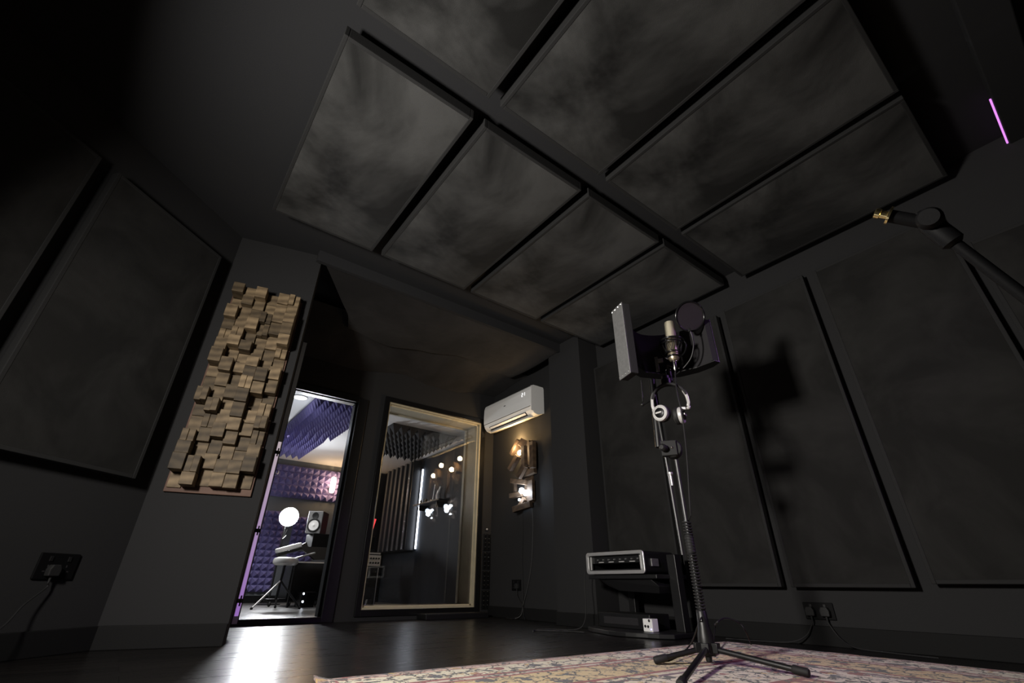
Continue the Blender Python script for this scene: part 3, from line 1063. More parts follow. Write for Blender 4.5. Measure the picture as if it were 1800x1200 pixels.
# patch panels between window and corner
for k in range(4):
    z1 = 0.822 - k * 0.192
    z0 = z1 - 0.178
    t = thing('patch_panel', (3.232, YB, z0), ['topmost of the four black patch panels right of the window', 'second black patch panel from the top, right of the window',
                                               'third black patch panel from the top, right of the window', 'lowest of the four black patch panels right of the window'][k], 'patch panel', 'patch panels beside the window')
    MB().box((3.182, YB - 0.012, z0), (3.282, YB, z1)).build('face_plate', M['black'], t, 0.002)
    for r_ in range(4):
        for c_ in range(2):
            p = Vector((3.207 + c_ * 0.05, YB - 0.012, z1 - 0.024 - r_ * 0.043))
            mb = MB().lathe([(0.016, 0), (0.016, 0.004), (0.011, 0.0045), (0.011, 0.001), (0.0, 0.001)], p, (0, -1, 0), 14)
            j = mb.build('jack_socket', M['blackgloss'], t)
            MB().ball(p + Vector((0, -0.004, 0.0145)), 0.0024, 8).build('jack_screw', M['alu'], j)
kn = thing('volume_knob', (3.226, YB, 0.868), 'small pale knob on the wall above the patch panels', 'knob')
MB().lathe([(0.014, 0), (0.014, 0.004), (0.010, 0.005), (0.009, 0.016), (0, 0.016)], (3.226, YB, 0.872), (0, -1, 0), 16).build('knob_cap', M['silver'], kn)
MB().box((3.205, YB - 0.005, 0.853), (3.247, YB, 0.892)).build('knob_plate', M['black'], kn, 0.001)

# ------------------------------------------------------------------ air conditioner
AY0, AY1, AZ0, AZ1, AX = 3.705, 4.64, 1.995, 2.345, XA
ac = thing('air_conditioner', (AX, (AY0 + AY1) / 2, AZ0), 'white split air conditioner high on the alcove wall', 'air conditioner')
prof = [(0.0, AZ0 + 0.03), (0.09, AZ0), (0.145, AZ0 + 0.012), (0.178, AZ0 + 0.045), (0.196, AZ0 + 0.10), (0.200, AZ0 + 0.18), (0.196, AZ0 + 0.28), (0.183, AZ0 + 0.325), (0.16, AZ1 - 0.004), (0.12, AZ1), (0.0, AZ1)]
mb = MB()
mb.prism([(AX - d, AY0, z) for d, z in prof], (0, AY1 - AY0, 0))
mb.build('housing', M['white'], ac, 0.004)
mb = MB()
# lower air outlet recess and its vanes
X_, Y_, Z_ = Vector((0, 1, 0)), Vector((-0.80, 0, -0.60)).normalized(), Vector((-0.60, 0, 0.80))
oc = Vector((AX - 0.160, (AY0 + AY1) / 2 + 0.01, AZ0 + 0.026))
on_ = Vector((-0.70, 0, -0.71)).normalized()
ou = Vector((0, 1, 0))
ov = ou.cross(on_)
lv = MB().obox(oc + on_ * 0.001, ou, ov, on_, 0.72, 0.050, 0.006).build('air_outlet', M['foamblack'], ac)
MB().obox(oc + on_ * 0.006 + ov * 0.006, ou, ov, on_, 0.70, 0.026, 0.005).build('louvre', M['white'], ac, 0.002)
MB().obox(Vector((AX - 0.10, (AY0 + AY1) / 2, AZ0 - 0.004)), (0, 1, 0), (1, 0, 0.3), (0, 0, 1), 0.74, 0.10, 0.010).build('louvre', M['white'], ac, 0.002)
# front seam
mb = MB()
mb.box((AX - 0.1985, AY0 + 0.01, AZ0 + 0.083), (AX - 0.19, AY1 - 0.01, AZ0 + 0.086))
mb.build('panel_seam', M['pframe'], ac)
# display digits 2 and 1
dz, dy = AZ0 + 0.255, AY0 + 0.135
mb = MB()
S = {'a': (0, 1, 'h'), 'g': (0, 0, 'h'), 'd': (0, -1, 'h'), 'b': (1, .5, 'v'), 'c': (1, -.5, 'v'), 'f': (-1, .5, 'v'), 'e': (-1, -.5, 'v')}
for ch, y in (('abged', dy + 0.016), ('bc', dy - 0.020)):
    for s in ch:
        sx, sz, o_ = S[s]
        cy, cz = y - sx * 0.010, dz + sz * 0.020
        hw, hh = (0.010, 0.0025) if o_ == 'h' else (0.0025, 0.010)
        mb.box((AX - 0.2005, cy - hw, cz - hh), (AX - 0.196, cy + hw, cz + hh))
mb.build('display_digits', M['display'], ac, label='glowing white digits')
MB().box((AX - 0.2015, AY1 - 0.46, AZ0 + 0.212), (AX - 0.199, AY1 - 0.43, AZ0 + 0.222)).build('badge', M['black'], ac)
MB().box((AX - 0.192, AY0 - 0.004, AZ0 + 0.03), (AX - 0.0, AY0 + 0.001, AZ1 - 0.02)).build('end_cap', M['white'], ac, 0.001)

# ------------------------------------------------------------------ timber wall lamp
tl = thing('timber_wall_lamp', (XA, 4.02, 1.02), 'wall lamp made of stacked timber offcuts with a warm and a cool bulb', 'wall lamp')


def stick(p, q, a, b, twist=None):
    MB().beam(p, q, a, b, twist).build('timber_offcut', M['lampwood'], tl, 0.003)


def L(px, py, dx):
    return atx(px, py, XA - dx)


MB().box((XA - 0.025, 3.90, 1.08), (XA - 0.001, 4.04, 1.76)).build('lamp_backplate', M['lampwood'], tl, 0.003)
stick(L(902, 800, 0.10), L(915, 774, 0.09), 0.05, 0.09, (0, 1, 0))
stick(L(914, 776, 0.10), L(926, 782, 0.06), 0.045, 0.09)
stick(L(921, 784, 0.13), L(922, 822, 0.13), 0.06, 0.05)
stick(L(936, 776, 0.09), L(937, 822, 0.09), 0.06, 0.05)
stick(L(929, 775, 0.055), L(930, 822, 0.055), 0.07, 0.04)
stick(L(897, 826, 0.13), L(911, 801, 0.12), 0.06, 0.055)
stick(L(911, 839, 0.15), L(925, 814, 0.12), 0.055, 0.06)
stick(L(914, 838, 0.06), L(941, 826, 0.05), 0.05, 0.06)
stick(L(899, 845, 0.12), L(926, 848, 0.07), 0.05, 0.05)
stick(L(933, 844, 0.045), L(934, 880, 0.045), 0.09, 0.04)
stick(L(905, 848, 0.06), L(906, 865, 0.06), 0.03, 0.04)
stick(L(897, 872, 0.13), L(918, 868, 0.08), 0.055, 0.05)
stick(L(912, 893, 0.06), L(922, 876, 0.06), 0.04, 0.05)
stick(L(903, 896, 0.12), L(934, 886, 0.06), 0.06, 0.06)
b1 = L(913, 795, 0.055)
MB().ball(b1, 0.026, 14, (1, 1, 1.25)).build('warm_bulb', M['bulbwarm'], tl, label='warm glowing bulb')
b2 = L(917, 862, 0.10)
MB().ball(b2, 0.030, 14).ball(L(924, 866, 0.11), 0.030, 14).build('cool_bulb', M['bulbcool'], tl, label='cool white glowing bulbs')
b3 = L(913, 878, 0.11)
MB().ball(b3, 0.013, 12).build('small_bulb', M['bulbcool'], tl)
point('warm_bulb_light', L(905, 771, 0.085), 11.0, (1.0, 0.62, 0.25), 0.03)
point('warm_bulb_light_front', L(903, 788, 0.16), 6.0, (1.0, 0.70, 0.38), 0.03)
point('cool_bulb_light', L(914, 860, 0.15), 0.9, (0.72, 0.84, 1.0), 0.03)

# ------------------------------------------------------------------ rug
RA = math.atan2(1.80 - 1.92, 2.78 - 0.62)
rc0, rc1 = Vector((0.62, 1.915, 0)), Vector((2.98, 1.79, 0))
ru = (rc1 - rc0).normalized()
rv = Vector((-ru.y, ru.x, 0))
RL, RW = (rc1 - rc0).length, 3.3
rcen = (rc0 + rc1) / 2 - rv * RW / 2
mb = MB()


def rugf(s, q):
    x, y = (s - 0.5) * RL, (q - 0.5) * RW
    z = 0.012 + 0.0012 * noise.noise(Vector((x * 9, y * 9, 0)))
    ex = max(0, 0.05 - (s * RL)) / 0.05
    ey = max(0, 0.10 - (1 - q) * RW) / 0.10
    z += 0.014 * ex * ey
    return (x, y, z)


mb.grid(rugf, 90, 120, thick=(0, 0, -0.0105))
rug = mb.build('persian_rug', rug_material(RL / 2, RW / 2), None, origin=(0, 0, 0))
rug.location = rcen
rug.rotation_euler = (0, 0, math.atan2(ru.y, ru.x))
tag(rug, 'patterned cream and red persian rug under the microphone stand', 'rug')

# ------------------------------------------------------------------ microphone stand and what it carries
SB = Vector((2.05, 1.30, 0))
SCAM = Vector((-SB.x, -SB.y, 0)).normalized()
SRT = Vector((SCAM.y, -SCAM.x, 0)) * -1      # to the right as the camera sees it
if SRT.dot(CR) < 0:
    SRT = -SRT


def sp(px, py, near=0.0):
    return at(px, py, SB + SCAM * near, SCAM)


ms = thing('microphone_stand', SB, 'black tripod microphone stand with a folded boom standing on the rug', 'microphone stand')
RZ = 0.0165
hub = sp(1243, 1138)
feet = [atz(1420, 1182, RZ + 0.012), atz(1152, 1160, RZ + 0.012), atz(1196, 1202, RZ + 0.012)]
hubc = Vector((hub.x, hub.y, 0.075))
for fp in feet:
    d_ = (fp - hubc).normalized()
    lg = MB().cyl(hubc + d_ * 0.02, fp - d_ * 0.02, 0.0105, n=16).build('leg', M['black'], ms)
    MB().lathe([(0.0, 0), (0.012, 0.001), (0.0145, 0.006), (0.0145, 0.05), (0.0125, 0.056), (0, 0.057)], fp + d_ * 0.006, -d_, 16).build('rubber_foot', M['rubber'], lg)
mb = MB()
mb.lathe([(0.0, -0.05), (0.012, -0.05), (0.014, -0.03), (0.030, -0.028), (0.034, 0.0), (0.032, 0.04), (0.024, 0.075), (0.021, 0.13), (0.018, 0.135), (0, 0.135)], hubc, (0, 0, 1), 22)
for fp in feet:
    d_ = Vector((fp.x - hubc.x, fp.y - hubc.y, 0)).normalized()
    mb.obox(hubc + d_ * 0.035, d_, Vector((-d_.y, d_.x, 0)), (0, 0, 1), 0.035, 0.030, 0.036)
mb.build('hub', M['black'], ms, 0.002)
ptop = sp(1190, 800)
ptop = Vector((hubc.x, hubc.y, ptop.z))
MB().cyl(hubc + Vector((0, 0, 0.10)), (hubc.x, hubc.y, 0.46), 0.0125).build('lower_pole', M['black'], ms)
MB().cyl((hubc.x, hubc.y, 0.46), ptop, 0.0085).build('upper_pole', M['gunmetal'], ms)
MB().lathe([(0.012, -0.04), (0.019, -0.035), (0.019, 0.03), (0.014, 0.045), (0.0, 0.045)], (hubc.x, hubc.y, 0.47), (0, 0, 1), 18).build('height_clutch', M['rubber'], ms)
bA, bB, bC = sp(1200, 975, 0.03), sp(1168, 790, 0.03), sp(1150, 694, 0.02)
MB().cyl(bA, bB, 0.0070).build('boom_arm', M['gunmetal'], ms)
MB().cyl(bB, bC, 0.0105).build('boom_arm', M['black'], ms)
MB().lathe([(0.0, 0), (0.006, 0.0), (0.006, 0.05), (0.012, 0.052), (0.012, 0.062), (0, 0.063)], sp(1182, 853, 0.045), bB - bA, 14).build('boom_collar', M['alu'], ms)
cl = sp(1183, 790, 0.02)
mb = MB()
mb.lathe([(0.0, -0.030), (0.040, -0.030), (0.044, -0.022), (0.044, 0.022), (0.040, 0.030), (0.0, 0.030)], cl, SCAM, 26)
mb.obox(sp(1176, 788, 0.045), SRT, (0, 0, 1), SCAM, 0.075, 0.075, 0.03)
mb.build('boom_clamp', M['rubber'], ms, 0.003)
MB().ball(sp(1181, 786, 0.062), 0.006, 12).build('clamp_bolt', M['chrome'], ms)
MB().lathe([(0.0, 0), (0.014, 0), (0.018, 0.008), (0.018, 0.03), (0.01, 0.04), (0, 0.041)], sp(1169, 788, 0.06), SCAM - SRT * 0.4, 14).build('clamp_knob', M['rubber'], ms)
# vertical riser to the filter's bracket
MB().cyl(sp(1158, 786, -0.01), sp(1146, 668, -0.02), 0.017).build('riser_pole', M['black'], ms)
MB().lathe([(0.0, 0), (0.028, 0.0), (0.028, 0.03), (0.02, 0.034), (0.02, 0.05), (0, 0.05)], sp(1172, 676, -0.02), (0, 0, 1), 18).build('top_flange', M['black'], ms)
mb = MB()
mb.tube([sp(1127, 668, 0.02), sp(1130, 706, 0.03)], 0.004)
mb.tube([sp(1130, 712, 0.03), sp(1150, 700, 0.0)], 0.004)
mb.ball(sp(1129, 711, 0.03), 0.010)
mb.build('side_bracket', M['black'], ms)

# reflection filter
FZ0, FZ1 = 1.37, 1.64
fc = sp(1168, 610)
fc = Vector((fc.x, fc.y, 0))


def fp_(r_, d_, z): return fc + SRT * r_ - SCAM * d_ + Vector((0, 0, z))


rf = thing('reflection_filter', fp_(0, 0.15, FZ0), 'curved black vocal reflection filter with a grey perforated left wing behind the microphone', 'reflection filter')
plan = [(-0.185, -0.24), (-0.215, -0.13), (-0.205, -0.02), (-0.155, 0.09), (-0.06, 0.15), (0.06, 0.16), (0.16, 0.13), (0.23, 0.08), (0.265, 0.03)]
ps = [Vector((p[0], p[1], 0)) for p in plan]
cur = spline(ps, 6)
tops = lambda s: 1.68 + 0.0 * s


def offs(i, t_):
    a_ = cur[max(i - 1, 0)]
    b_ = cur[min(i + 1, len(cur) - 1)]
    t2 = (b_ - a_).normalized()
    nrm = Vector((t2.y, -t2.x, 0))
    return cur[i] + nrm * t_


def filt(name, t0, t1, z0, z1, mat, i0=0, i1=None):
    mb = MB()
    idx = list(range(i0, (len(cur) if i1 is None else i1)))
    lo = [offs(i, t0) for i in idx] + [offs(i, t1) for i in reversed(idx)]
    n_ = len(idx)
    for z in (z0, z1):
        pass
    V = []
    for p in lo: V.append(fp_(p.x, p.y, z0))
    for p in lo: V.append(fp_(p.x, p.y, z1))
    K = len(lo)
    F = []
    for k in range(K):
        F.append((k, (k + 1) % K, K + (k + 1) % K, K + k))
    for k in range(n_ - 1):
        F.append((k, k + 1, K - 2 - k, K - 1 - k))
        F.append((K + k, K + k + 1, K + K - 2 - k, K + K - 1 - k))
    mb.add(V, F)
    return mb.build(name, mat, rf, 0.002)


filt('absorber_foam', 0.004, 0.040, FZ0 + 0.006, FZ1 - 0.006, M['foamblack'], 1)
filt('outer_shell', -0.003, 0.003, FZ0, FZ1, M['black'], 1)
# left wing: a flat slab nearest the camera, standing taller in view
wA, wB = sp(1099, 590, 0.20), sp(1112, 590, 0.20)
wl = [sp(1088, 645, 0.26), sp(1110, 655, 0.34), sp(1108, 528, 0.34), sp(1085, 558, 0.26)]
wz0 = (wl[0].z + wl[1].z) / 2
pL0 = Vector((wl[0].x, wl[0].y, 0))
pL1 = Vector((wl[1].x, wl[1].y, 0))
wu = (pL1 - pL0).normalized()
wn = Vector((wu.y, -wu.x, 0))
if wn.dot(SCAM) < 0: wn = -wn
wlen = (pL1 - pL0).length
zb, zt = wl[1].z, wl[2].z
c_ = (pL0 + pL1) / 2 + Vector((0, 0, (zb + zt) / 2))
MB().obox(c_ + wn * 0.003, wu, (0, 0, 1), wn, wlen, zt - zb, 0.006).build('wing_plate', M['greymetal'], rf, 0.002, label='grey perforated metal wing')
MB().obox(c_ - wn * 0.022, wu, (0, 0, 1), wn, wlen, zt - zb - 0.008, 0.042).build('wing_foam', M['foamblack'], rf, 0.003)
mb = MB()
for k in range(4):
    for zz in (zb + 0.012, zt - 0.012):
        mb.ball(pL0 + wu * (wlen * (0.06 + 0.29 * k)) + wn * 0.007 + Vector((0, 0, zz)), 0.004, 8)
mb.build('rivet', M['chrome'], rf)
# arm joining wing and shell
MB().prism([fp_(p[0], p[1], FZ0 - 0.004) for p in ((-0.14, -0.24), (-0.185, -0.25), (-0.22, -0.13), (-0.21, -0.02), (-0.158, 0.094), (-0.06, 0.155), (0.06, 0.165), (0.16, 0.135), (0.235, 0.083), (0.27, 0.03), (0.24, 0.0), (0.15, 0.06), (0.05, 0.09), (-0.05, 0.08), (-0.12, 0.03), (-0.155, -0.06), (-0.16, -0.14))], (0, 0, 0.006)).build('base_plate', M['black'], rf, 0.001)
mb = MB()
for k in range(5):
    p = fp_(-0.01 + k * 0.022, 0.02, FZ0 - 0.010)
    mb.ball(p + Vector((0, 0, 0)), 0.004, 8)
mb.build('knurled_ring', M['chrome'], rf)
MB().obox(fp_(-0.055, 0.04, FZ0 + 0.04), SRT, (0, 0, 1), SCAM, 0.018, 0.09, 0.012).obox(fp_(-0.035, 0.03, FZ0 + 0.055), SRT, (0, 0, 1), SCAM, 0.03, 0.02, 0.02).build('mount_bracket', M['greymetal'], rf, 0.002)
MB().cyl(fp_(0, 0.05, FZ0 - 0.07), fp_(0, 0.05, FZ0), 0.016).build('mount_post', M['black'], rf)

# microphone with shock mount
mt, mbm = sp(1176, 566, 0.04), sp(1185, 634, 0.04)
ax = (mt - mbm).normalized()
ml = (mt - mbm).length
mic = thing('condenser_microphone', mbm, 'champagne large-diaphragm condenser microphone held in the round shock mount', 'microphone')
R = 0.029
MB().lathe([(0, 0), (R * 0.72, 0.0), (R * 0.98, 0.012), (R, 0.02), (R, ml * 0.52), (R * 0.94, ml * 0.53)], mbm, ax, 28).build('body', M['champagne'], mic)
MB().lathe([(R * 0.95, ml * 0.53), (R * 0.97, ml * 0.55), (R * 0.97, ml * 0.93), (R * 0.9, ml * 0.98), (R * 0.6, ml), (0, ml)], mbm, ax, 28).build('grille', M['mesh'], mic)
mb = MB()
mb.ring(mbm + ax * ml * 0.535, ax, R, 0.002)
mb.ring(mbm + ax * 0.018, ax, R, 0.0015)
mb.build('trim_ring', M['chrome'], mic)
MB().lathe([(0, -0.058), (0.006, -0.058), (0.0085, -0.05), (0.0105, -0.045), (0.0105, -0.008), (0.016, -0.006), (0.016, 0), (0, 0)], mbm, ax, 18).build('cable_connector', M['chrome'], mic, label='silver connector')
sm = thing('shock_mount', mbm + ax * 0.06, 'black round elastic shock mount around the microphone', 'shock mount')
mb = MB()
rc_hi, rc_lo = mbm + ax * 0.118, mbm + ax * 0.045
mb.ring(rc_hi, ax, 0.060, 0.0065)
mb.ring(rc_hi - ax * 0.016, ax, 0.054, 0.0045)
mb.build('outer_ring', M['blackgloss'], sm)
MB().ring(rc_lo, ax, 0.040, 0.0045).ring(rc_lo - ax * 0.022, ax, 0.034, 0.004).build('inner_ring', M['blackgloss'], sm)
X, Y, Z = basis(ax)
mb = MB()
for k in range(8):
    a0, a1 = 2 * math.pi * k / 8, 2 * math.pi * (k + 0.5) / 8
    p0 = rc_hi + (X * math.cos(a0) + Y * math.sin(a0)) * 0.058
    p1 = rc_lo + (X * math.cos(a1) + Y * math.sin(a1)) * 0.041
    p2 = rc_hi + (X * math.cos(a1 + math.pi / 8) + Y * math.sin(a1 + math.pi / 8)) * 0.058
    mb.tube([p0, p1], 0.0016, 6)
    mb.tube([p1, p2], 0.0016, 6)
mb.build('elastic_cord', M['rubber'], sm)
for sgn in (-1, 1):
    o0 = rc_hi + SRT * sgn * 0.060
    MB().tube(spline([o0, o0 + SRT * sgn * 0.012 - ax * 0.03, o0 - ax * 0.075 + SRT * sgn * 0.0, rc_lo + SRT * sgn * 0.03 - ax * 0.03], 6), 0.0045).build('cage_arm', M['blackgloss'], sm)
MB().tube(spline([rc_lo - ax * 0.02 - SCAM * 0.035, rc_lo - ax * 0.05 - SCAM * 0.07, fp_(0.0, 0.03, FZ0 + 0.02), fp_(0, 0.045, FZ0 + 0.002)], 6), 0.007).build('mount_neck', M['black'], sm)

# pop filter
pf = thing('pop_filter', sp(1200, 648, 0.0), 'round black nylon pop filter on a thin gooseneck right of the microphone', 'pop filter')
pcen = sp(1213, 556, 0.05)
pax = (SCAM * 0.80 + SRT * 0.40 - Vector((0, 0, 0.42))).normalized()
MB().ring(pcen, pax, 0.083, 0.006, 40).build('hoop', M['blackgloss'], pf)
MB().lathe([(0.0, -0.0012), (0.082, -0.0012), (0.082, 0.0012), (0, 0.0012)], pcen, pax, 36).build('nylon_mesh', M['popmesh'], pf)
MB().tube(spline([sp(1212, 579, 0.05), sp(1217, 592, 0.04), sp(1219, 610, 0.03), sp(1214, 630, 0.01), sp(1200, 648, -0.02), sp(1186, 660, -0.03)], 8), 0.0045).build('gooseneck', M['black'], pf)
MB().obox(sp(1212, 580, 0.052), SRT, (0, 0, 1), SCAM, 0.014, 0.018, 0.014).build('hoop_clip', M['black'], pf, 0.002)

# headphones
hp = thing('headphones', sp(1178, 742, 0.06), 'silver and black closed-back headphones hanging from the microphone stand', 'headphones')
hc = sp(1178, 708, 0.06)
up = Vector((0, 0, 1))


def hq(r_, z_, d_=0.0): return hc + SRT * r_ + up * z_ + SCAM * d_


arc = [hq(-0.088 * math.cos(a), 0.098 * math.sin(a) + 0.005, 0.0) for a in [math.radians(x) for x in range(12, 169, 8)]]


def band(name, pts, wdt, th, mat, parent):
    mb = MB()
    m_ = len(pts)
    V, F = [], []
    for i, p in enumerate(pts):
        t_ = (pts[min(i + 1, m_ - 1)] - pts[max(i - 1, 0)]).normalized()
        nrm = SCAM.cross(t_).normalized()
        for s, q in ((-1, -1), (1, -1), (1, 1), (-1, 1)):
            V.append(p + SCAM * (s * wdt / 2) + nrm * (q * th / 2))
    for i in range(m_ - 1):
        for k in range(4):
            F.append((i * 4 + k, i * 4 + (k + 1) % 4, (i + 1) * 4 + (k + 1) % 4, (i + 1) * 4 + k))
    F += [(0, 1, 2, 3), tuple((m_ - 1) * 4 + k for k in (3, 2, 1, 0))]
    mb.add(V, F, True)
    return mb.build(name, mat, parent, 0.003)


band('headband', arc, 0.034, 0.012, M['rubber'], hp)
for sgn in (-1, 1):
    sl_ = [hq(sgn * 0.088 * math.cos(math.radians(a)), 0.098 * math.sin(math.radians(a)) + 0.005) for a in (34, 26, 18, 10)]
    sl_ += [hq(sgn * 0.089, -0.01), hq(sgn * 0.083, -0.03)]
    band('slider', sl_, 0.027, 0.015, M['silver'], hp)
for sgn, ec, axn in ((-1, hq(-0.052, -0.060, 0.03), (SCAM * 0.86 - SRT * 0.48 - up * 0.06)), (1, hq(0.040, -0.072, 0.0), (SCAM * 0.25 + SRT * 0.95))):
    axn = axn.normalized()
    cup = MB().lathe([(0, -0.006), (0.040, -0.006), (0.043, 0.0), (0.041, 0.012), (0.034, 0.016), (0.032, 0.013), (0, 0.013)], ec, axn, 30).build('ear_cup', M['silver'], hp)
    MB().lathe([(0.0, -0.030), (0.034, -0.030), (0.043, -0.024), (0.044, -0.010), (0.040, -0.005), (0, -0.005)], ec, axn, 30).build('ear_pad', M['rubber'], cup)
    MB().lathe([(0, 0.012), (0.027, 0.012), (0.025, 0.020), (0.010, 0.023), (0, 0.023)], ec, axn, 26).build('cup_cap', M['blackgloss'], cup)
    px_, py_, pz_ = basis(axn)
    MB().tube(spline([hq(sgn * 0.086, -0.022), hq(sgn * 0.084, -0.04, 0.01), ec + axn * 0.012 + up * 0.036], 6), 0.008).build('yoke', M['silver'], hp)
    MB().obox(ec + axn * 0.024, axn.cross(up).normalized(), up, axn, 0.034, 0.008, 0.003).build('cap_bar', M['silver'], cup)

# microphone cable with the coils round the pole
pts = [mbm - ax * 0.055, sp(1187, 660, 0.05), sp(1190, 690, 0.11), sp(1199, 730, 0.12), sp(1207, 800, 0.07), sp(1212, 880, 0.05), sp(1214, 905, 0.035)]
coil = []
z_hi, z_lo = sp(1214, 915).z, 0.20
turns = 30
for k in range(turns * 12):
    a_ = 2 * math.pi * k / 12
    tt = k / (turns * 12)
    coil.append(Vector((hubc.x + 0.0175 * math.cos(a_), hubc.y + 0.0175 * math.sin(a_), z_hi + (z_lo - z_hi) * tt)))
tail = [hubc + SCAM * 0.04 - SRT * 0.01 + Vector((0, 0, 0.10)), atz(1215, 1130, 0.06), atz(1196, 1150, 0.03), atz(1175, 1161, RZ + 0.006), atz(1158, 1160, RZ + 0.006)]
mc = MB().tube(spline(pts, 8) + coil + spline(tail, 8)[0:], 0.0034, 8).build('microphone_cable', M['rubber'])
tag(mc, 'black microphone cable running down and coiled around the stand pole', 'cable')
cable('floor_cable', [atz(1252, 1150, RZ + 0.006) + Vector((0, 0, 0)), atz(1260, 1120, 0.03) + Vector((0, 0, 0.05)), sp(1258, 1096, -0.25), sp(1275, 1086, -0.32), sp(1300, 1095, -0.38), sp(1312, 1112, -0.42), atz(1320, 1132, 0.02)], 0.0036,
      'black cable arching up from the rug right of the stand base')

# ------------------------------------------------------------------ rack case on its low stand
CX0, CX1, CY0, CY1, CZ0, CZ1 = 2.885, 3.24, 2.24, 2.80, 0.375, 0.528
rk = thing('rack_case', ((CX0 + CX1) / 2, (CY0 + CY1) / 2, CZ0), 'black rack flight case with silver edging on the low stand', 'flight case')


def rrect(x, y0, y1, z0, z1, r_, k=5):
    P = []
    for (cy, cz, a0) in ((y1 - r_, z1 - r_, 0), (y0 + r_, z1 - r_, 90), (y0 + r_, z0 + r_, 180), (y1 - r_, z0 + r_, 270)):
        for i in range(k + 1):
            a_ = math.radians(a0 + 90 * i / k)
            P.append(Vector((x, cy + r_ * math.cos(a_), cz + r_ * math.sin(a_))))
    return P


def frame_ring(x0, x1, outer, inner):
    mb = MB()
    n_ = len(outer)
    V = [Vector((x0, p.y, p.z)) for p in outer] + [Vector((x0, p.y, p.z)) for p in inner] + [Vector((x1, p.y, p.z)) for p in outer] + [Vector((x1, p.y, p.z)) for p in inner]
    F = []
    for i in range(n_):
        j = (i + 1) % n_
        F += [(i, j, n_ + j, n_ + i), (2 * n_ + i, 3 * n_ + i, 3 * n_ + j, 2 * n_ + j), (i, 2 * n_ + i, 2 * n_ + j, j), (n_ + i, n_ + j, 3 * n_ + j, 3 * n_ + i)]
    return mb.add(V, F)


o_ = rrect(0, CY0 + 0.004, CY1 - 0.004, CZ0 + 0.006, CZ1 - 0.004, 0.02)
i_ = rrect(0, CY0 + 0.028, CY1 - 0.028, CZ0 + 0.028, CZ1 - 0.028, 0.012)
frame_ring(CX0 + 0.01, CX1, o_, i_).build('case_shell', M['black'], rk, 0.002)
o2 = rrect(0, CY0, CY1, CZ0 + 0.002, CZ1, 0.024)
frame_ring(CX0, CX0 + 0.014, o2, rrect(0, CY0 + 0.026, CY1 - 0.026, CZ0 + 0.026, CZ1 - 0.024, 0.012)).build('edge_trim', M['alu'], rk, 0.003, label='silver edge trim')
un = MB().box((CX0 + 0.03, CY0 + 0.032, CZ0 + 0.075), (CX1 - 0.05, CY1 - 0.032, CZ1 - 0.030)).build('rack_unit', M['black'], rk, 0.002)
mb = MB()
for k in range(8):
    y_ = CY0 + 0.07 + k * 0.055
    mb.lathe([(0.006, 0), (0.005, 0.012), (0, 0.012)], (CX0 + 0.03, y_, CZ0 + 0.10), (-1, 0, 0), 10)
mb.build('unit_knobs', M['greymetal'], un)
for k in range(4):
    y_ = CY0 + 0.10 + k * 0.10
    MB().box((CX0 + 0.026, y_, CZ0 + 0.081), (CX0 + 0.031, y_ + 0.05, CZ0 + 0.086)).build('unit_marking', M['silver'], un)
for y_ in (CY0 + 0.034, CY1 - 0.046):
    MB().box((CX0 + 0.012, y_, CZ0 + 0.03), (CX0 + 0.026, y_ + 0.012, CZ1 - 0.03)).build('rack_rail', M['alu'], rk, 0.001)
MB().box((CX0 + 0.05, CY0 + 0.03, CZ0 + 0.03), (CX1 - 0.06, CY1 - 0.03, CZ0 + 0.034)).build('case_lining', M['foamblack'], rk)
MB().box((CX1 - 0.02, CY0 + 0.026, CZ0 + 0.026), (CX1 - 0.012, CY1 - 0.026, CZ1 - 0.026)).build('case_back', M['black'], rk)
mb = MB().box((CX0 + 0.08, CY0 - 0.006, CZ0 + 0.05), (CX0 + 0.16, CY0 + 0.004, CZ0 + 0.10))
mb.build('case_latch', M['greymetal'], rk, 0.002)

sd = thing('equipment_stand', (3.02, 2.50, 0), 'low black two-tier equipment stand with a curved base in the corner by the right wall', 'stand')
MB().box((2.90, 2.16, 0.345), (3.25, 2.80, 0.372)).build('top_shelf', M['black'], sd, 0.004)
MB().prism([(2.93, 2.24, 0.345), (2.93, 2.72, 0.345), (2.96, 2.66, 0.30), (2.96, 2.55, 0.268), (2.96, 2.20, 0.255), (2.94, 2.18, 0.30)], (0.26, 0, 0)).build('under_tray', M['black'], sd, 0.003)
for y_ in (2.06, 2.13):
    pass
MB().box((3.05, 2.10, 0.03), (3.12, 2.17, 0.50)).build('post', M['black'], sd, 0.004)
MB().box((3.205, 2.62, 0.03), (3.25, 2.68, 0.345)).build('post', M['black'], sd, 0.004)
bpts = []
for k in range(13):
    a_ = math.radians(200 - 170 * k / 12 + 40)
    bpts.append((2.98 + 0.36 * math.cos(a_), 2.42 + 0.46 * math.sin(a_), 0.002))
bpts = [(3.22, 2.08, 0.002), (3.22, 2.84, 0.002), (2.90, 2.84, 0.002)] + [(2.76 + 0.14 * abs(math.cos(math.radians(18 * k))) ** 2 * 0.6, 2.80 - 0.072 * k, 0.002) for k in range(1, 10)] + [(2.90, 2.08, 0.002)]
MB().prism(bpts, (0, 0, 0.028)).build('base_plate', M['black'], sd, 0.005)
am = thing('amplifier', (3.08, 2.52, 0.03), 'long dark amplifier lying on the base of the equipment stand', 'amplifier')
MB().box((2.98, 2.32, 0.0305), (3.20, 2.80, 0.125)).build('amplifier_case', M['black'], am, 0.006)
MB().box((2.975, 2.42, 0.055), (2.981, 2.74, 0.10)).build('front_grille', M['foamblack'], am)
wb = thing('power_adapter', (2.93, 2.30, 0.03), 'small white box with black holes and a violet light on the stand base', 'adapter')
p0, p1 = atx(1128, 1077, 2.90), atx(1147, 1101, 2.90)
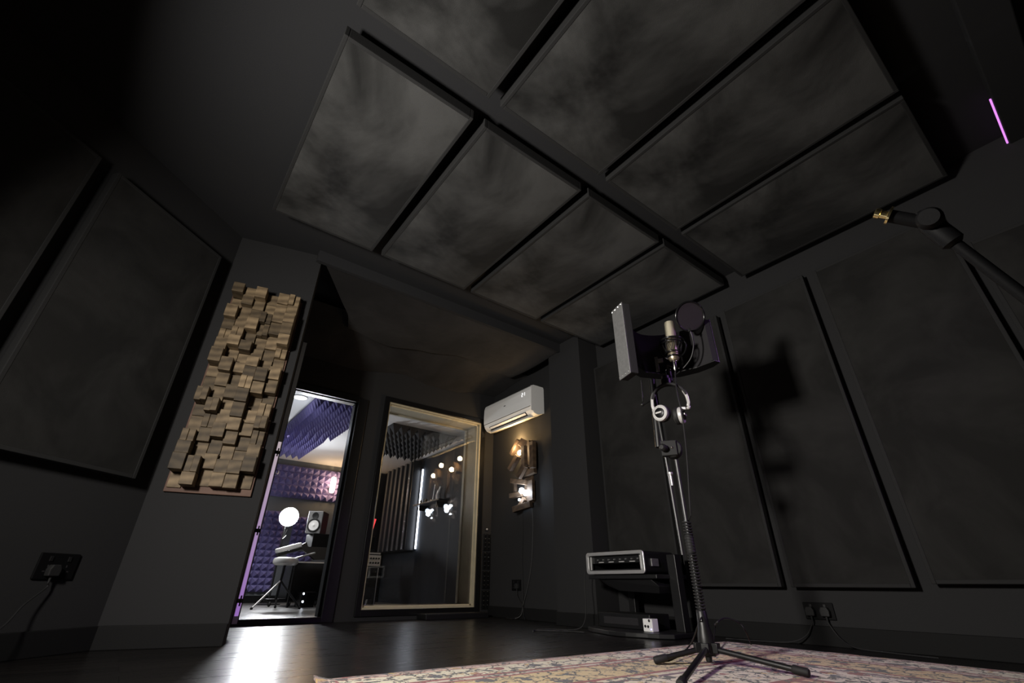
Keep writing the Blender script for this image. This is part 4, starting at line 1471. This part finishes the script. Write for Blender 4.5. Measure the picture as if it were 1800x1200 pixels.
MB().box((2.90, p1.y, 0.031), (2.965, p0.y, 0.031 + p0.z - p1.z)).build('box_body', M['white'], wb, 0.004)
for yy, zz in ((0.76, 0.42), (0.46, 0.40), (0.3, 0.86)):
    yq = p1.y + (p0.y - p1.y) * yy
    zq = 0.031 + (p0.z - p1.z) * zz
    MB().lathe([(0.0085, 0), (0.0085, 0.002), (0, 0.002)], (2.9005, yq, zq), (-1, 0, 0), 14).build('box_hole', M['foamblack'], wb)
MB().ball((2.899, p1.y + 0.012, 0.031 + 0.016), 0.0035, 10).build('indicator', M['purpledot'], wb)
cable('power_cable', [(2.95, 2.806, 0.43), (2.945, 2.87, 0.40), (2.94, 2.885, 0.30), (2.93, 2.875, 0.18), (2.90, 2.87, 0.06), (2.86, 2.92, 0.008), (2.72, 3.05, 0.006), (2.62, 3.1, 0.006)], 0.0035,
      'thin black cable dropping behind the left end of the rack case')
cable('power_cable', [(2.74, 2.72, 0.006), (2.70, 2.86, 0.006), (2.62, 2.94, 0.006), (2.55, 3.04, 0.006), (2.48, 2.98, 0.006)], 0.005,
      'thick black cable lying on the dark floor left of the equipment stand')

# ------------------------------------------------------------------ second stand, only its boom shows
b0 = CAMPOS + ray(1572, 381).normalized() * 0.905
b1_ = CAMPOS + ray(1632, 392).normalized() * 0.905
b2_ = CAMPOS + ray(1800, 520).normalized() * 0.890
bd = (b2_ - b1_).normalized()
bo_ = b1_ + bd * 0.62
foot = Vector((bo_.x, bo_.y - 0.06, 0))
bs = thing('boom_stand', (foot.x, foot.y, 0), 'black microphone boom with a brass threaded tip reaching in from the right edge', 'microphone stand')
MB().cyl(b1_ - bd * 0.02, b1_ + bd * 0.75, 0.0075).build('boom_arm', M['matteblack'], bs)
MB().lathe([(0, 0), (0.012, 0), (0.014, 0.006), (0.014, 0.045), (0.009, 0.05), (0, 0.05)], b1_ - bd * 0.005, bd, 18).build('boom_clutch', M['matteblack'], bs)
ds = (b0 - b1_).normalized()
MB().cyl(b1_, b1_ + ds * 0.046, 0.0095).build('tip_socket', M['matteblack'], bs)
e_ = b1_ + ds * 0.046
mb = MB().lathe([(0.0, 0), (0.0135, 0.0), (0.0135, 0.003), (0.006, 0.0035), (0.006, 0.012), (0.0075, 0.013), (0.0075, 0.019), (0.005, 0.020), (0, 0.020)], e_, ds, 20)
mb.build('thread_tip', M['brass'], bs, label='brass threaded tip')
MB().lathe([(0.0, 0), (0.011, 0), (0.0155, 0.004), (0.0155, 0.020), (0.012, 0.026), (0, 0.026)], b1_ + SRT * 0.004 + up * 0.002, (ray(1625, 383).normalized() * -1 + up * 0.3), 18).build('tilt_knob', M['matteblack'], bs)
pl_top = Vector((foot.x, foot.y, bo_.z))
MB().cyl((foot.x, foot.y, 0.02), (foot.x, foot.y, bo_.z), 0.011).build('pole', M['black'], bs)
MB().cyl(bo_, pl_top, 0.014).build('pole_clamp', M['black'], bs)
for k in range(3):
    a_ = math.radians(20 + 120 * k)
    MB().cyl((foot.x, foot.y, 0.10), (foot.x + 0.30 * math.cos(a_), foot.y + 0.30 * math.sin(a_), 0.026), 0.0095).build('leg', M['black'], bs)

# ------------------------------------------------------------------ control room
X1, Y1, Z1 = Vector((1, 0, 0)), Vector((0, 1, 0)), Vector((0, 0, 1))
CZF, CZC, CY1_, CXL, CXR_ = 0.03, 2.25, 8.90, 0.30, 3.62
struct('control_room_floor', MB().box((CXL - 0.1, YB + 0.09, -0.1), (1.68, YW, CZF)).box((CXL - 0.1, YW, -0.1), (CXR_ + 0.1, CY1_, CZF)), M['cfloor'])
struct('control_room_ceiling', MB().box((CXL - 0.1, YB + 0.09, CZC), (1.68, YW, CZC + 0.1)).box((CXL - 0.1, YW, CZC), (CXR_ + 0.1, CY1_ + 0.1, CZC + 0.1)), M['cwhite'])
struct('wall_control_room_back', MB().box((CXL - 0.1, CY1_, 0), (CXR_ + 0.1, CY1_ + 0.1, CZC)), M['cwall'])
struct('wall_control_room_left', MB().box((CXL - 0.1, YB + 0.09, 0), (CXL, CY1_, CZC)), M['cwall'])
struct('wall_control_room_right', MB().box((CXR_, YW, 0), (CXR_ + 0.1, CY1_, CZC)), M['cwallblue'])
struct('baseboard_control_room', MB().box((CXL, CY1_ - 0.015, CZF), (CXR_, CY1_, CZF + 0.10)), M['skirt'])


def foam(name, label, group, o, u, v, n, nu, nv, p, dep, mat):
    """pyramid foam tile: nu x nv pyramids of pitch p on a backing"""
    o, u, v, n = Vector(o), Vector(u), Vector(v), Vector(n)
    mb = MB()
    base = 0.02
    mb.obox(o + u * nu * p / 2 + v * nv * p / 2 + n * base / 2, u, v, n, nu * p, nv * p, base)
    for i in range(nu):
        for j in range(nv):
            a_ = o + u * i * p + v * j * p + n * base
            V = [a_, a_ + u * p, a_ + u * p + v * p, a_ + v * p, a_ + u * p / 2 + v * p / 2 + n * dep]
            mb.add(V, [(0, 1, 4), (1, 2, 4), (2, 3, 4), (3, 0, 4)])
    ob = mb.build(name, mat)
    return tag(ob, label, 'acoustic foam', group)


pq = 0.098
foam('foam_panel', 'purple pyramid foam on the control room ceiling, nearer of the two seen through the doorway', None, (1.215, 5.27, CZC - 0.004), X1, Y1, -Z1, 7, 16, pq, 0.10, M['purplefoam'])
foam('foam_panel', 'purple pyramid foam on the control room ceiling, farther of the two seen through the doorway', None, (1.16, 6.92, CZC - 0.004), X1, Y1, -Z1, 7, 14, pq, 0.10, M['purplefoam'])
foam('foam_panel', 'dark pyramid foam on the control room ceiling seen through the window', None, (2.35, 5.75, CZC - 0.004), X1, Y1, -Z1, 8, 11, 0.125, 0.13, M['greyfoam'])
# back wall foam
f0 = aty(478, 835, CY1_)
f1 = aty(600, 884, CY1_)
foam('foam_panel', 'upper band of purple pyramid foam on the control room back wall', None, (f0.x - 0.3, CY1_ - 0.004, f1.z), X1, Z1, -Y1, 19, 5, 0.108, 0.08, M['purplefoam'])
g0 = aty(430, 1040, CY1_)
g1 = aty(480, 905, CY1_)
foam('foam_panel', 'tall purple pyramid foam strip low on the control room back wall by the doorway edge', None, (g0.x - 0.05, CY1_ - 0.004, 0.18), X1, Z1, -Y1, 4, 12, 0.10, 0.07, M['purplefoam'])
h0 = aty(519, 905, CY1_)
foam('foam_panel', 'purple pyramid foam behind the monitor speaker on the control room back wall', None, (h0.x, CY1_ - 0.004, 0.62), X1, Z1, -Y1, 4, 7, 0.10, 0.07, M['purplefoam'])

# ceiling spots
p = atz(528, 698, CZC)
sp1 = thing('ceiling_spot', (p.x, p.y, CZC), 'round recessed spot in the white control room ceiling', 'ceiling light')
MB().lathe([(0, 0), (0.075, 0), (0.075, 0.006), (0, 0.006)], (p.x, p.y, CZC), (0, 0, -1), 28).build('lamp_face', M['spot'], sp1)
MB().ring((p.x, p.y, CZC - 0.003), (0, 0, 1), 0.08, 0.006, 28).build('lamp_ring', M['cwhite'], sp1)
area('control_room_ceiling_light', (1.0, 6.9, 2.12), (1.2, 7.2, 0), 0.5, 20, (1.0, 0.98, 0.95), None, math.radians(110))

# LED light on its stand
lp = aty(508, 908, 8.0)
ll = thing('led_lamp', (lp.x, lp.y, CZF), 'dazzling white round lamp on a thin stand in the control room', 'lamp')
MB().lathe([(0, 0), (0.13, 0), (0.135, 0.01), (0.12, 0.02), (0, 0.02)], lp, (-0.35, -1, 0.0), 30).build('lamp_face', M['ledwhite'], ll)
MB().lathe([(0, 0), (0.137, 0), (0.137, 0.03), (0.06, 0.05), (0, 0.05)], lp - Vector((-0.35, -1, 0)).normalized() * 0.005, (0.35, 1, 0), 30).build('lamp_housing', M['black'], ll)
MB().cyl((lp.x - 0.01, lp.y + 0.05, CZF), (lp.x - 0.01, lp.y + 0.05, lp.z), 0.012).build('lamp_pole', M['black'], ll)
MB().lathe([(0, 0), (0.16, 0), (0.16, 0.012), (0.02, 0.02), (0, 0.02)], (lp.x - 0.01, lp.y + 0.05, CZF), (0, 0, 1), 24).build('lamp_base', M['black'], ll)
MB().tube(spline([aty(505, 930, 7.98), aty(500, 940, 7.98), aty(496, 947, 7.98), aty(500, 944, 7.98), aty(503, 941, 7.98)], 5), 0.006).build('lamp_hook', M['chrome'], ll)

# warm wall lamp right of the doorway view
wp = aty(585, 852, CY1_ - 0.20)
wl_ = thing('wall_lamp', (wp.x, CY1_ - 0.15, wp.z - 0.15), 'warm glowing wall lamp on the control room back wall', 'wall lamp')
MB().lathe([(0, -0.14), (0.035, -0.13), (0.045, -0.09), (0.045, 0.09), (0.035, 0.13), (0, 0.14)], wp, (0, 0, 1), 20).build('lamp_shade', M['lampwarm'], wl_)
MB().box((wp.x - 0.03, wp.y, wp.z - 0.08), (wp.x + 0.03, CY1_ - 0.005, wp.z - 0.04)).build('lamp_bracket', M['black'], wl_)

# speaker, desk, keyboard, stool
YS = 7.20
spk = thing('monitor_speaker', aty(561, 938, YS), 'black studio monitor speaker with a pale cone standing on the desk riser', 'speaker')
A_, B_ = aty(548, 896, YS), aty(573, 938, YS)
fu = Vector((0.84, -0.54, 0)).normalized()       # along the baffle
fn_ = Vector((fu.y, -fu.x, 0))                  # out of the baffle
sw, shh, sdp = 0.205, A_.z - B_.z, 0.28
s0_ = Vector((A_.x, YS + 0.12, B_.z))
cc_ = s0_ + fu * sw / 2 + Z1 * shh / 2
MB().obox(cc_ - fn_ * 0.01, fu, Z1, fn_, sw, shh, 0.02).build('front_baffle', M['greymetal'], spk, 0.006)
MB().obox(cc_ - fn_ * (0.02 + sdp / 2), fu, Z1, fn_, sw, shh, sdp).build('cabinet', M['black'], spk, 0.006)
wc = s0_ + fu * sw / 2 + Z1 * shh * 0.36
MB().ring(wc + fn_ * 0.004, fn_, 0.080, 0.012, 30).build('woofer_surround', M['rubber'], spk)
MB().lathe([(0, 0.012), (0.015, 0.010), (0.03, 0.002), (0.078, 0.010), (0.076, 0.001), (0, 0.001)], wc, fn_, 28).build('woofer_cone', M['white'], spk, label='pale speaker cone')
MB().lathe([(0, 0.0), (0.045, 0), (0.045, 0.006), (0.02, 0.002), (0, 0.002)], s0_ + fu * sw / 2 + Z1 * shh * 0.79, fn_, 24).build('tweeter', M['black'], spk)

dk = thing('studio_desk', (2.1, 7.3, CZF), 'black studio desk with a raised shelf in the control room', 'desk')
dz_ = aty(566, 962, YS).z
MB().box((1.87, YS - 0.05, dz_ - 0.03), (2.9, YS + 0.62, dz_)).build('desk_top', M['black'], dk, 0.006)
MB().box((aty(550, 945, YS).x, YS - 0.005, dz_), (2.9, YS + 0.35, B_.z - 0.002)).build('desk_riser', M['matteblack'], dk, 0.006)
MB().prism([(1.80, YS - 0.06, dz_), (1.90, YS - 0.06, dz_ + 0.055), (1.93, YS - 0.06, dz_), (2.6, YS - 0.06, dz_ - 0.02), (2.6, YS - 0.06, dz_ - 0.14), (2.05, YS - 0.06, dz_ - 0.16)], (0, 0.06, 0)).build('desk_apron', M['black'], dk, 0.002)
MB().box((1.80, YS + 0.02, CZF + 0.09), (2.22, YS + 0.55, dz_ - 0.19)).build('desk_cabinet', M['greymetal'] if False else M['blackgloss'], dk, 0.004)
MB().box((1.80, YS - 0.005, dz_ - 0.20), (2.22, YS + 0.02, dz_ - 0.185)).build('cabinet_edge', M['alu'], dk)
for xx in (1.62, 1.86, 2.2):
    MB().ball((xx, YS + 0.05, CZF + 0.036), 0.034, 12, (0.6, 1, 1)).build('castor', M['rubber'], dk)
MB().box((1.55, YS + 0.03, CZF + 0.07), (2.22, YS + 0.10, CZF + 0.095)).build('foot_rail', M['blackgloss'], dk, 0.003)
kb = thing('keyboard', (1.7, YS - 0.17, 0.66), 'white edged piano keyboard jutting left from the desk', 'keyboard')
k0, k1 = aty(486, 968, YS - 0.17), aty(528, 957, YS - 0.17)
MB().obox((k0 + k1) / 2, (k1 - k0).normalized(), Y1, (k1 - k0).normalized().cross(Y1), (k1 - k0).length, 0.16, 0.055).build('key_slip', M['white'], kb, 0.012, 3)
MB().obox((k0 + k1) / 2 + Vector((0.02, 0.0, -0.047)), (k1 - k0).normalized(), Y1, (k1 - k0).normalized().cross(Y1), (k1 - k0).length, 0.14, 0.035).build('key_bed', M['black'], kb, 0.006)
MB().obox(Vector((1.85, YS - 0.165, 0.62)), (k1 - k0).normalized(), Y1, (k1 - k0).normalized().cross(Y1), 0.30, 0.16, 0.02).build('keyboard_drawer', M['greymetal'], kb, 0.004)
# legs that carry the keyboard bed
MB().cyl((1.79, YS - 0.165, 0.61), (1.79, YS - 0.165, CZF), 0.014).build('keyboard_leg', M['black'], kb)

sto = thing('drum_stool', (1.52, 6.75, CZF), 'round grey topped stool with splayed tripod legs in the control room', 'stool')
s0, s1 = aty(487, 985, 6.75), aty(517, 990, 6.75)
sc_ = Vector(((s0.x + s1.x) / 2, 6.75, s0.z))
MB().lathe([(0, -0.05), (0.12, -0.05), (0.145, -0.03), (0.15, 0.0), (0.14, 0.025), (0.10, 0.04), (0, 0.042)], sc_, (0, 0, 1), 30).build('seat', M['silver'], sto)
MB().cyl(sc_ - Vector((0, 0, 0.05)), (sc_.x - 0.02, sc_.y, 0.13), 0.014).build('stem', M['black'], sto)
for k, a_ in enumerate((200, 320, 80)):
    e2 = Vector((sc_.x + 0.30 * math.cos(math.radians(a_)), sc_.y + 0.26 * math.sin(math.radians(a_)), CZF + 0.012))
    MB().cyl((sc_.x - 0.01, sc_.y, 0.33), e2, 0.011).build('leg', M['alu'] if k == 0 else M['black'], sto)
    MB().ball(e2, 0.017, 10).build('foot', M['rubber'], sto)
pcx = thing('computer_tower', (2.06, 6.9, CZF), 'small black computer tower with white lights under the desk', 'computer')
q0, q1 = aty(531, 1040, 6.9), aty(548, 1066, 6.9)
MB().box((q0.x, 6.9, CZF), (q1.x + 0.02, 7.14, q0.z)).build('tower_case', M['blackgloss'], pcx, 0.006)
for px_, py_ in ((534, 1043), (532, 1057)):
    MB().ball(aty(px_, py_, 6.899), 0.012, 10).build('power_light', M['ledbar'], pcx)
hk = thing('wall_hook', aty(486, 826, CY1_ - 0.02), 'chrome hook on the control room wall at the doorway edge', 'hook')
MB().tube(spline([aty(485, 824, CY1_ - 0.02), aty(490, 828, CY1_ - 0.12), aty(487, 833, CY1_ - 0.15), aty(484, 830, CY1_ - 0.12)], 6), 0.012).build('hook_bar', M['chrome'], hk)

# things seen through the window, along the control room's right wall
XD = 3.50
df = thing('slatted_diffuser', (XD, 7.85, 0.80), 'tall slatted black sound panel on the control room right wall seen through the window', 'sound diffuser')
MB().box((XD + 0.02, 7.32, 0.78), (CXR_ - 0.01, 8.48, 2.20)).build('back_board', M['black'], df, 0.003)
for k in range(6):
    y_ = 7.40 + k * 0.185
    MB().box((XD - 0.05, y_, 0.79), (XD + 0.02, y_ + 0.075, 2.19)).build('slat', M['slat'], df, 0.004)
MB().box((XD - 0.05, 7.30, 0.78), (XD + 0.10, 7.318, 2.20)).build('end_board', M['black'], df, 0.002)
lb = MB().box((CXR_ - 0.03, 7.22, 0.80), (CXR_ - 0.012, 7.245, 2.05)).build('led_bar', M['ledbar'], None, 0.003)
tag(lb, 'upright white light bar at the near end of the slatted panel through the window', 'light bar')
sh = thing('shelf', (CXR_, 6.75, 1.44), 'narrow dark wall shelf with small objects seen through the window', 'shelf')
zs = 1.44
MB().box((CXR_ - 0.18, 6.30, zs - 0.02), (CXR_, 7.15, zs)).build('shelf_board', M['black'], sh, 0.003)
for y_ in (6.45, 7.0):
    MB().box((CXR_ - 0.13, y_, zs - 0.10), (CXR_, y_ + 0.02, zs - 0.02)).build('shelf_bracket', M['black'], sh)
for k, (y_, h_, c_, nm, lb_) in enumerate(((7.06, 0.07, 'brass', 'ornament', 'small golden ornament at the far end of the control room shelf'), (6.97, 0.09, 'silver', 'ornament', 'small pale ornament second along the control room shelf'),
                                           (6.88, 0.07, 'brass', 'ornament', 'small golden ornament third along the control room shelf'))):
    tt = thing(nm, (CXR_ - 0.09, y_, zs), lb_, 'ornament')
    MB().lathe([(0, 0), (0.024, 0), (0.026, h_ * 0.2), (0.012, h_ * 0.5), (0.02, h_ * 0.75), (0.012, h_), (0, h_)], (CXR_ - 0.09, y_, zs + 0.0005), (0, 0, 1), 14).build('ornament_body', M[c_], tt)
tt = thing('desk_figure', (CXR_ - 0.09, 6.48, zs), 'pale upright sculpture at the near end of the control room shelf', 'sculpture')
MB().tube(spline([(CXR_ - 0.09, 6.48, zs + 0.005), (CXR_ - 0.09, 6.50, zs + 0.09), (CXR_ - 0.09, 6.46, zs + 0.15), (CXR_ - 0.09, 6.42, zs + 0.2)], 6), [0.035] * 6 + [0.028] * 6 + [0.018] * 7, 10).build('figure_body', M['silver'], tt)
MB().box((CXR_ - 0.14, 6.43, zs + 0.0005), (CXR_ - 0.05, 6.53, zs + 0.012)).build('figure_base', M['black'], tt)
tt = thing('aerial', (CXR_ - 0.09, 6.66, zs), 'thin rod on a small base standing on the control room shelf', 'aerial')
MB().cyl((CXR_ - 0.09, 6.66, zs + 0.01), (CXR_ - 0.09, 6.62, zs + 0.26), 0.006).build('rod', M['alu'], tt)
MB().box((CXR_ - 0.12, 6.63, zs + 0.0005), (CXR_ - 0.06, 6.69, zs + 0.03)).build('rod_base', M['blackgloss'], tt, 0.003)
# far lit shelves at the left of the window
su = thing('shelf_unit', (3.38, 8.70, CZF), 'dark shelf unit with lit slatted shelves in the far corner through the window', 'shelf unit')
MB().box((3.60, 8.50, CZF), (3.615, 8.88, 2.15)).build('unit_back', M['black'], su)
for z_ in (0.3, 0.75, 1.2, 1.55, 1.75, 1.93, 2.07):
    MB().box((3.33, 8.50, z_), (3.60, 8.88, z_ + 0.03)).build('shelf_board', M['reveal'], su, 0.002)
for y_ in (8.485, 8.881):
    MB().box((3.33, y_, CZF), (3.60, y_ + 0.014, 2.15)).build('unit_side', M['black'], su)
# rack with the white fronted unit, nearer
ra = thing('equipment_rack', (2.46, 6.3, CZF), 'black equipment rack behind the lower left of the window', 'rack')
r0, r1 = aty(648, 975, 6.1), aty(668, 995, 6.1)
MB().box((2.05, 6.12, CZF), (r1.x + 0.005, 6.60, r1.z - 0.005)).build('rack_cabinet', M['black'], ra, 0.006)
MB().box((r1.x - 0.02, 6.105, CZF + 0.05), (r1.x - 0.012, 6.118, r1.z - 0.02)).build('rack_edge', M['alu'], ra)
u1 = thing('rack_unit', ((r0.x + r1.x) / 2, 6.3, r1.z), 'white fronted audio unit with black knobs on the rack behind the window', 'audio unit')
MB().box((r0.x - 0.16, 6.10, r1.z), (r1.x, 6.45, r0.z)).build('unit_front', M['white'], u1, 0.005)
for i in range(5):
    for j in range(2):
        MB().lathe([(0.011, 0), (0.010, 0.014), (0, 0.015)], (r1.x - 0.03 - i * 0.035, 6.10, r1.z + (r0.z - r1.z) * (0.3 + 0.4 * j)), (0, -1, 0), 12).build('unit_knob', M['black'], u1)
u2 = thing('rack_unit', ((r0.x + r1.x) / 2, 6.3, r0.z), 'slim grey audio unit on top of the white fronted unit behind the window', 'audio unit')
MB().box((r0.x - 0.16, 6.11, r0.z + 0.001), (r1.x, 6.45, r0.z + 0.035)).build('unit_case', M['black'], u2, 0.003)
MB().box((r0.x - 0.14, 6.106, r0.z + 0.012), (r1.x - 0.01, 6.1105, r0.z + 0.030)).build('unit_strip', M['silver'], u2)
rt, rb_ = aty(659, 912, 8.2), aty(653, 935, 8.2)
rd = thing('red_light', (rb_.x, 8.2, CZF), 'slanted red tube light on a thin black stand behind the window', 'light')
MB().tube([rt, rb_], [0.026, 0.011]).build('red_tube', M['redled'], rd)
MB().cyl((rb_.x, 8.2, CZF + 0.01), rb_, 0.009).build('light_pole', M['black'], rd)
MB().lathe([(0, 0), (0.10, 0), (0.10, 0.012), (0, 0.014)], (rb_.x, 8.2, CZF), (0, 0, 1), 20).build('light_base', M['black'], rd)
point('control_room_fill', (1.1, 5.6, 1.9), 3.0, (0.85, 0.9, 1.0), 0.1)
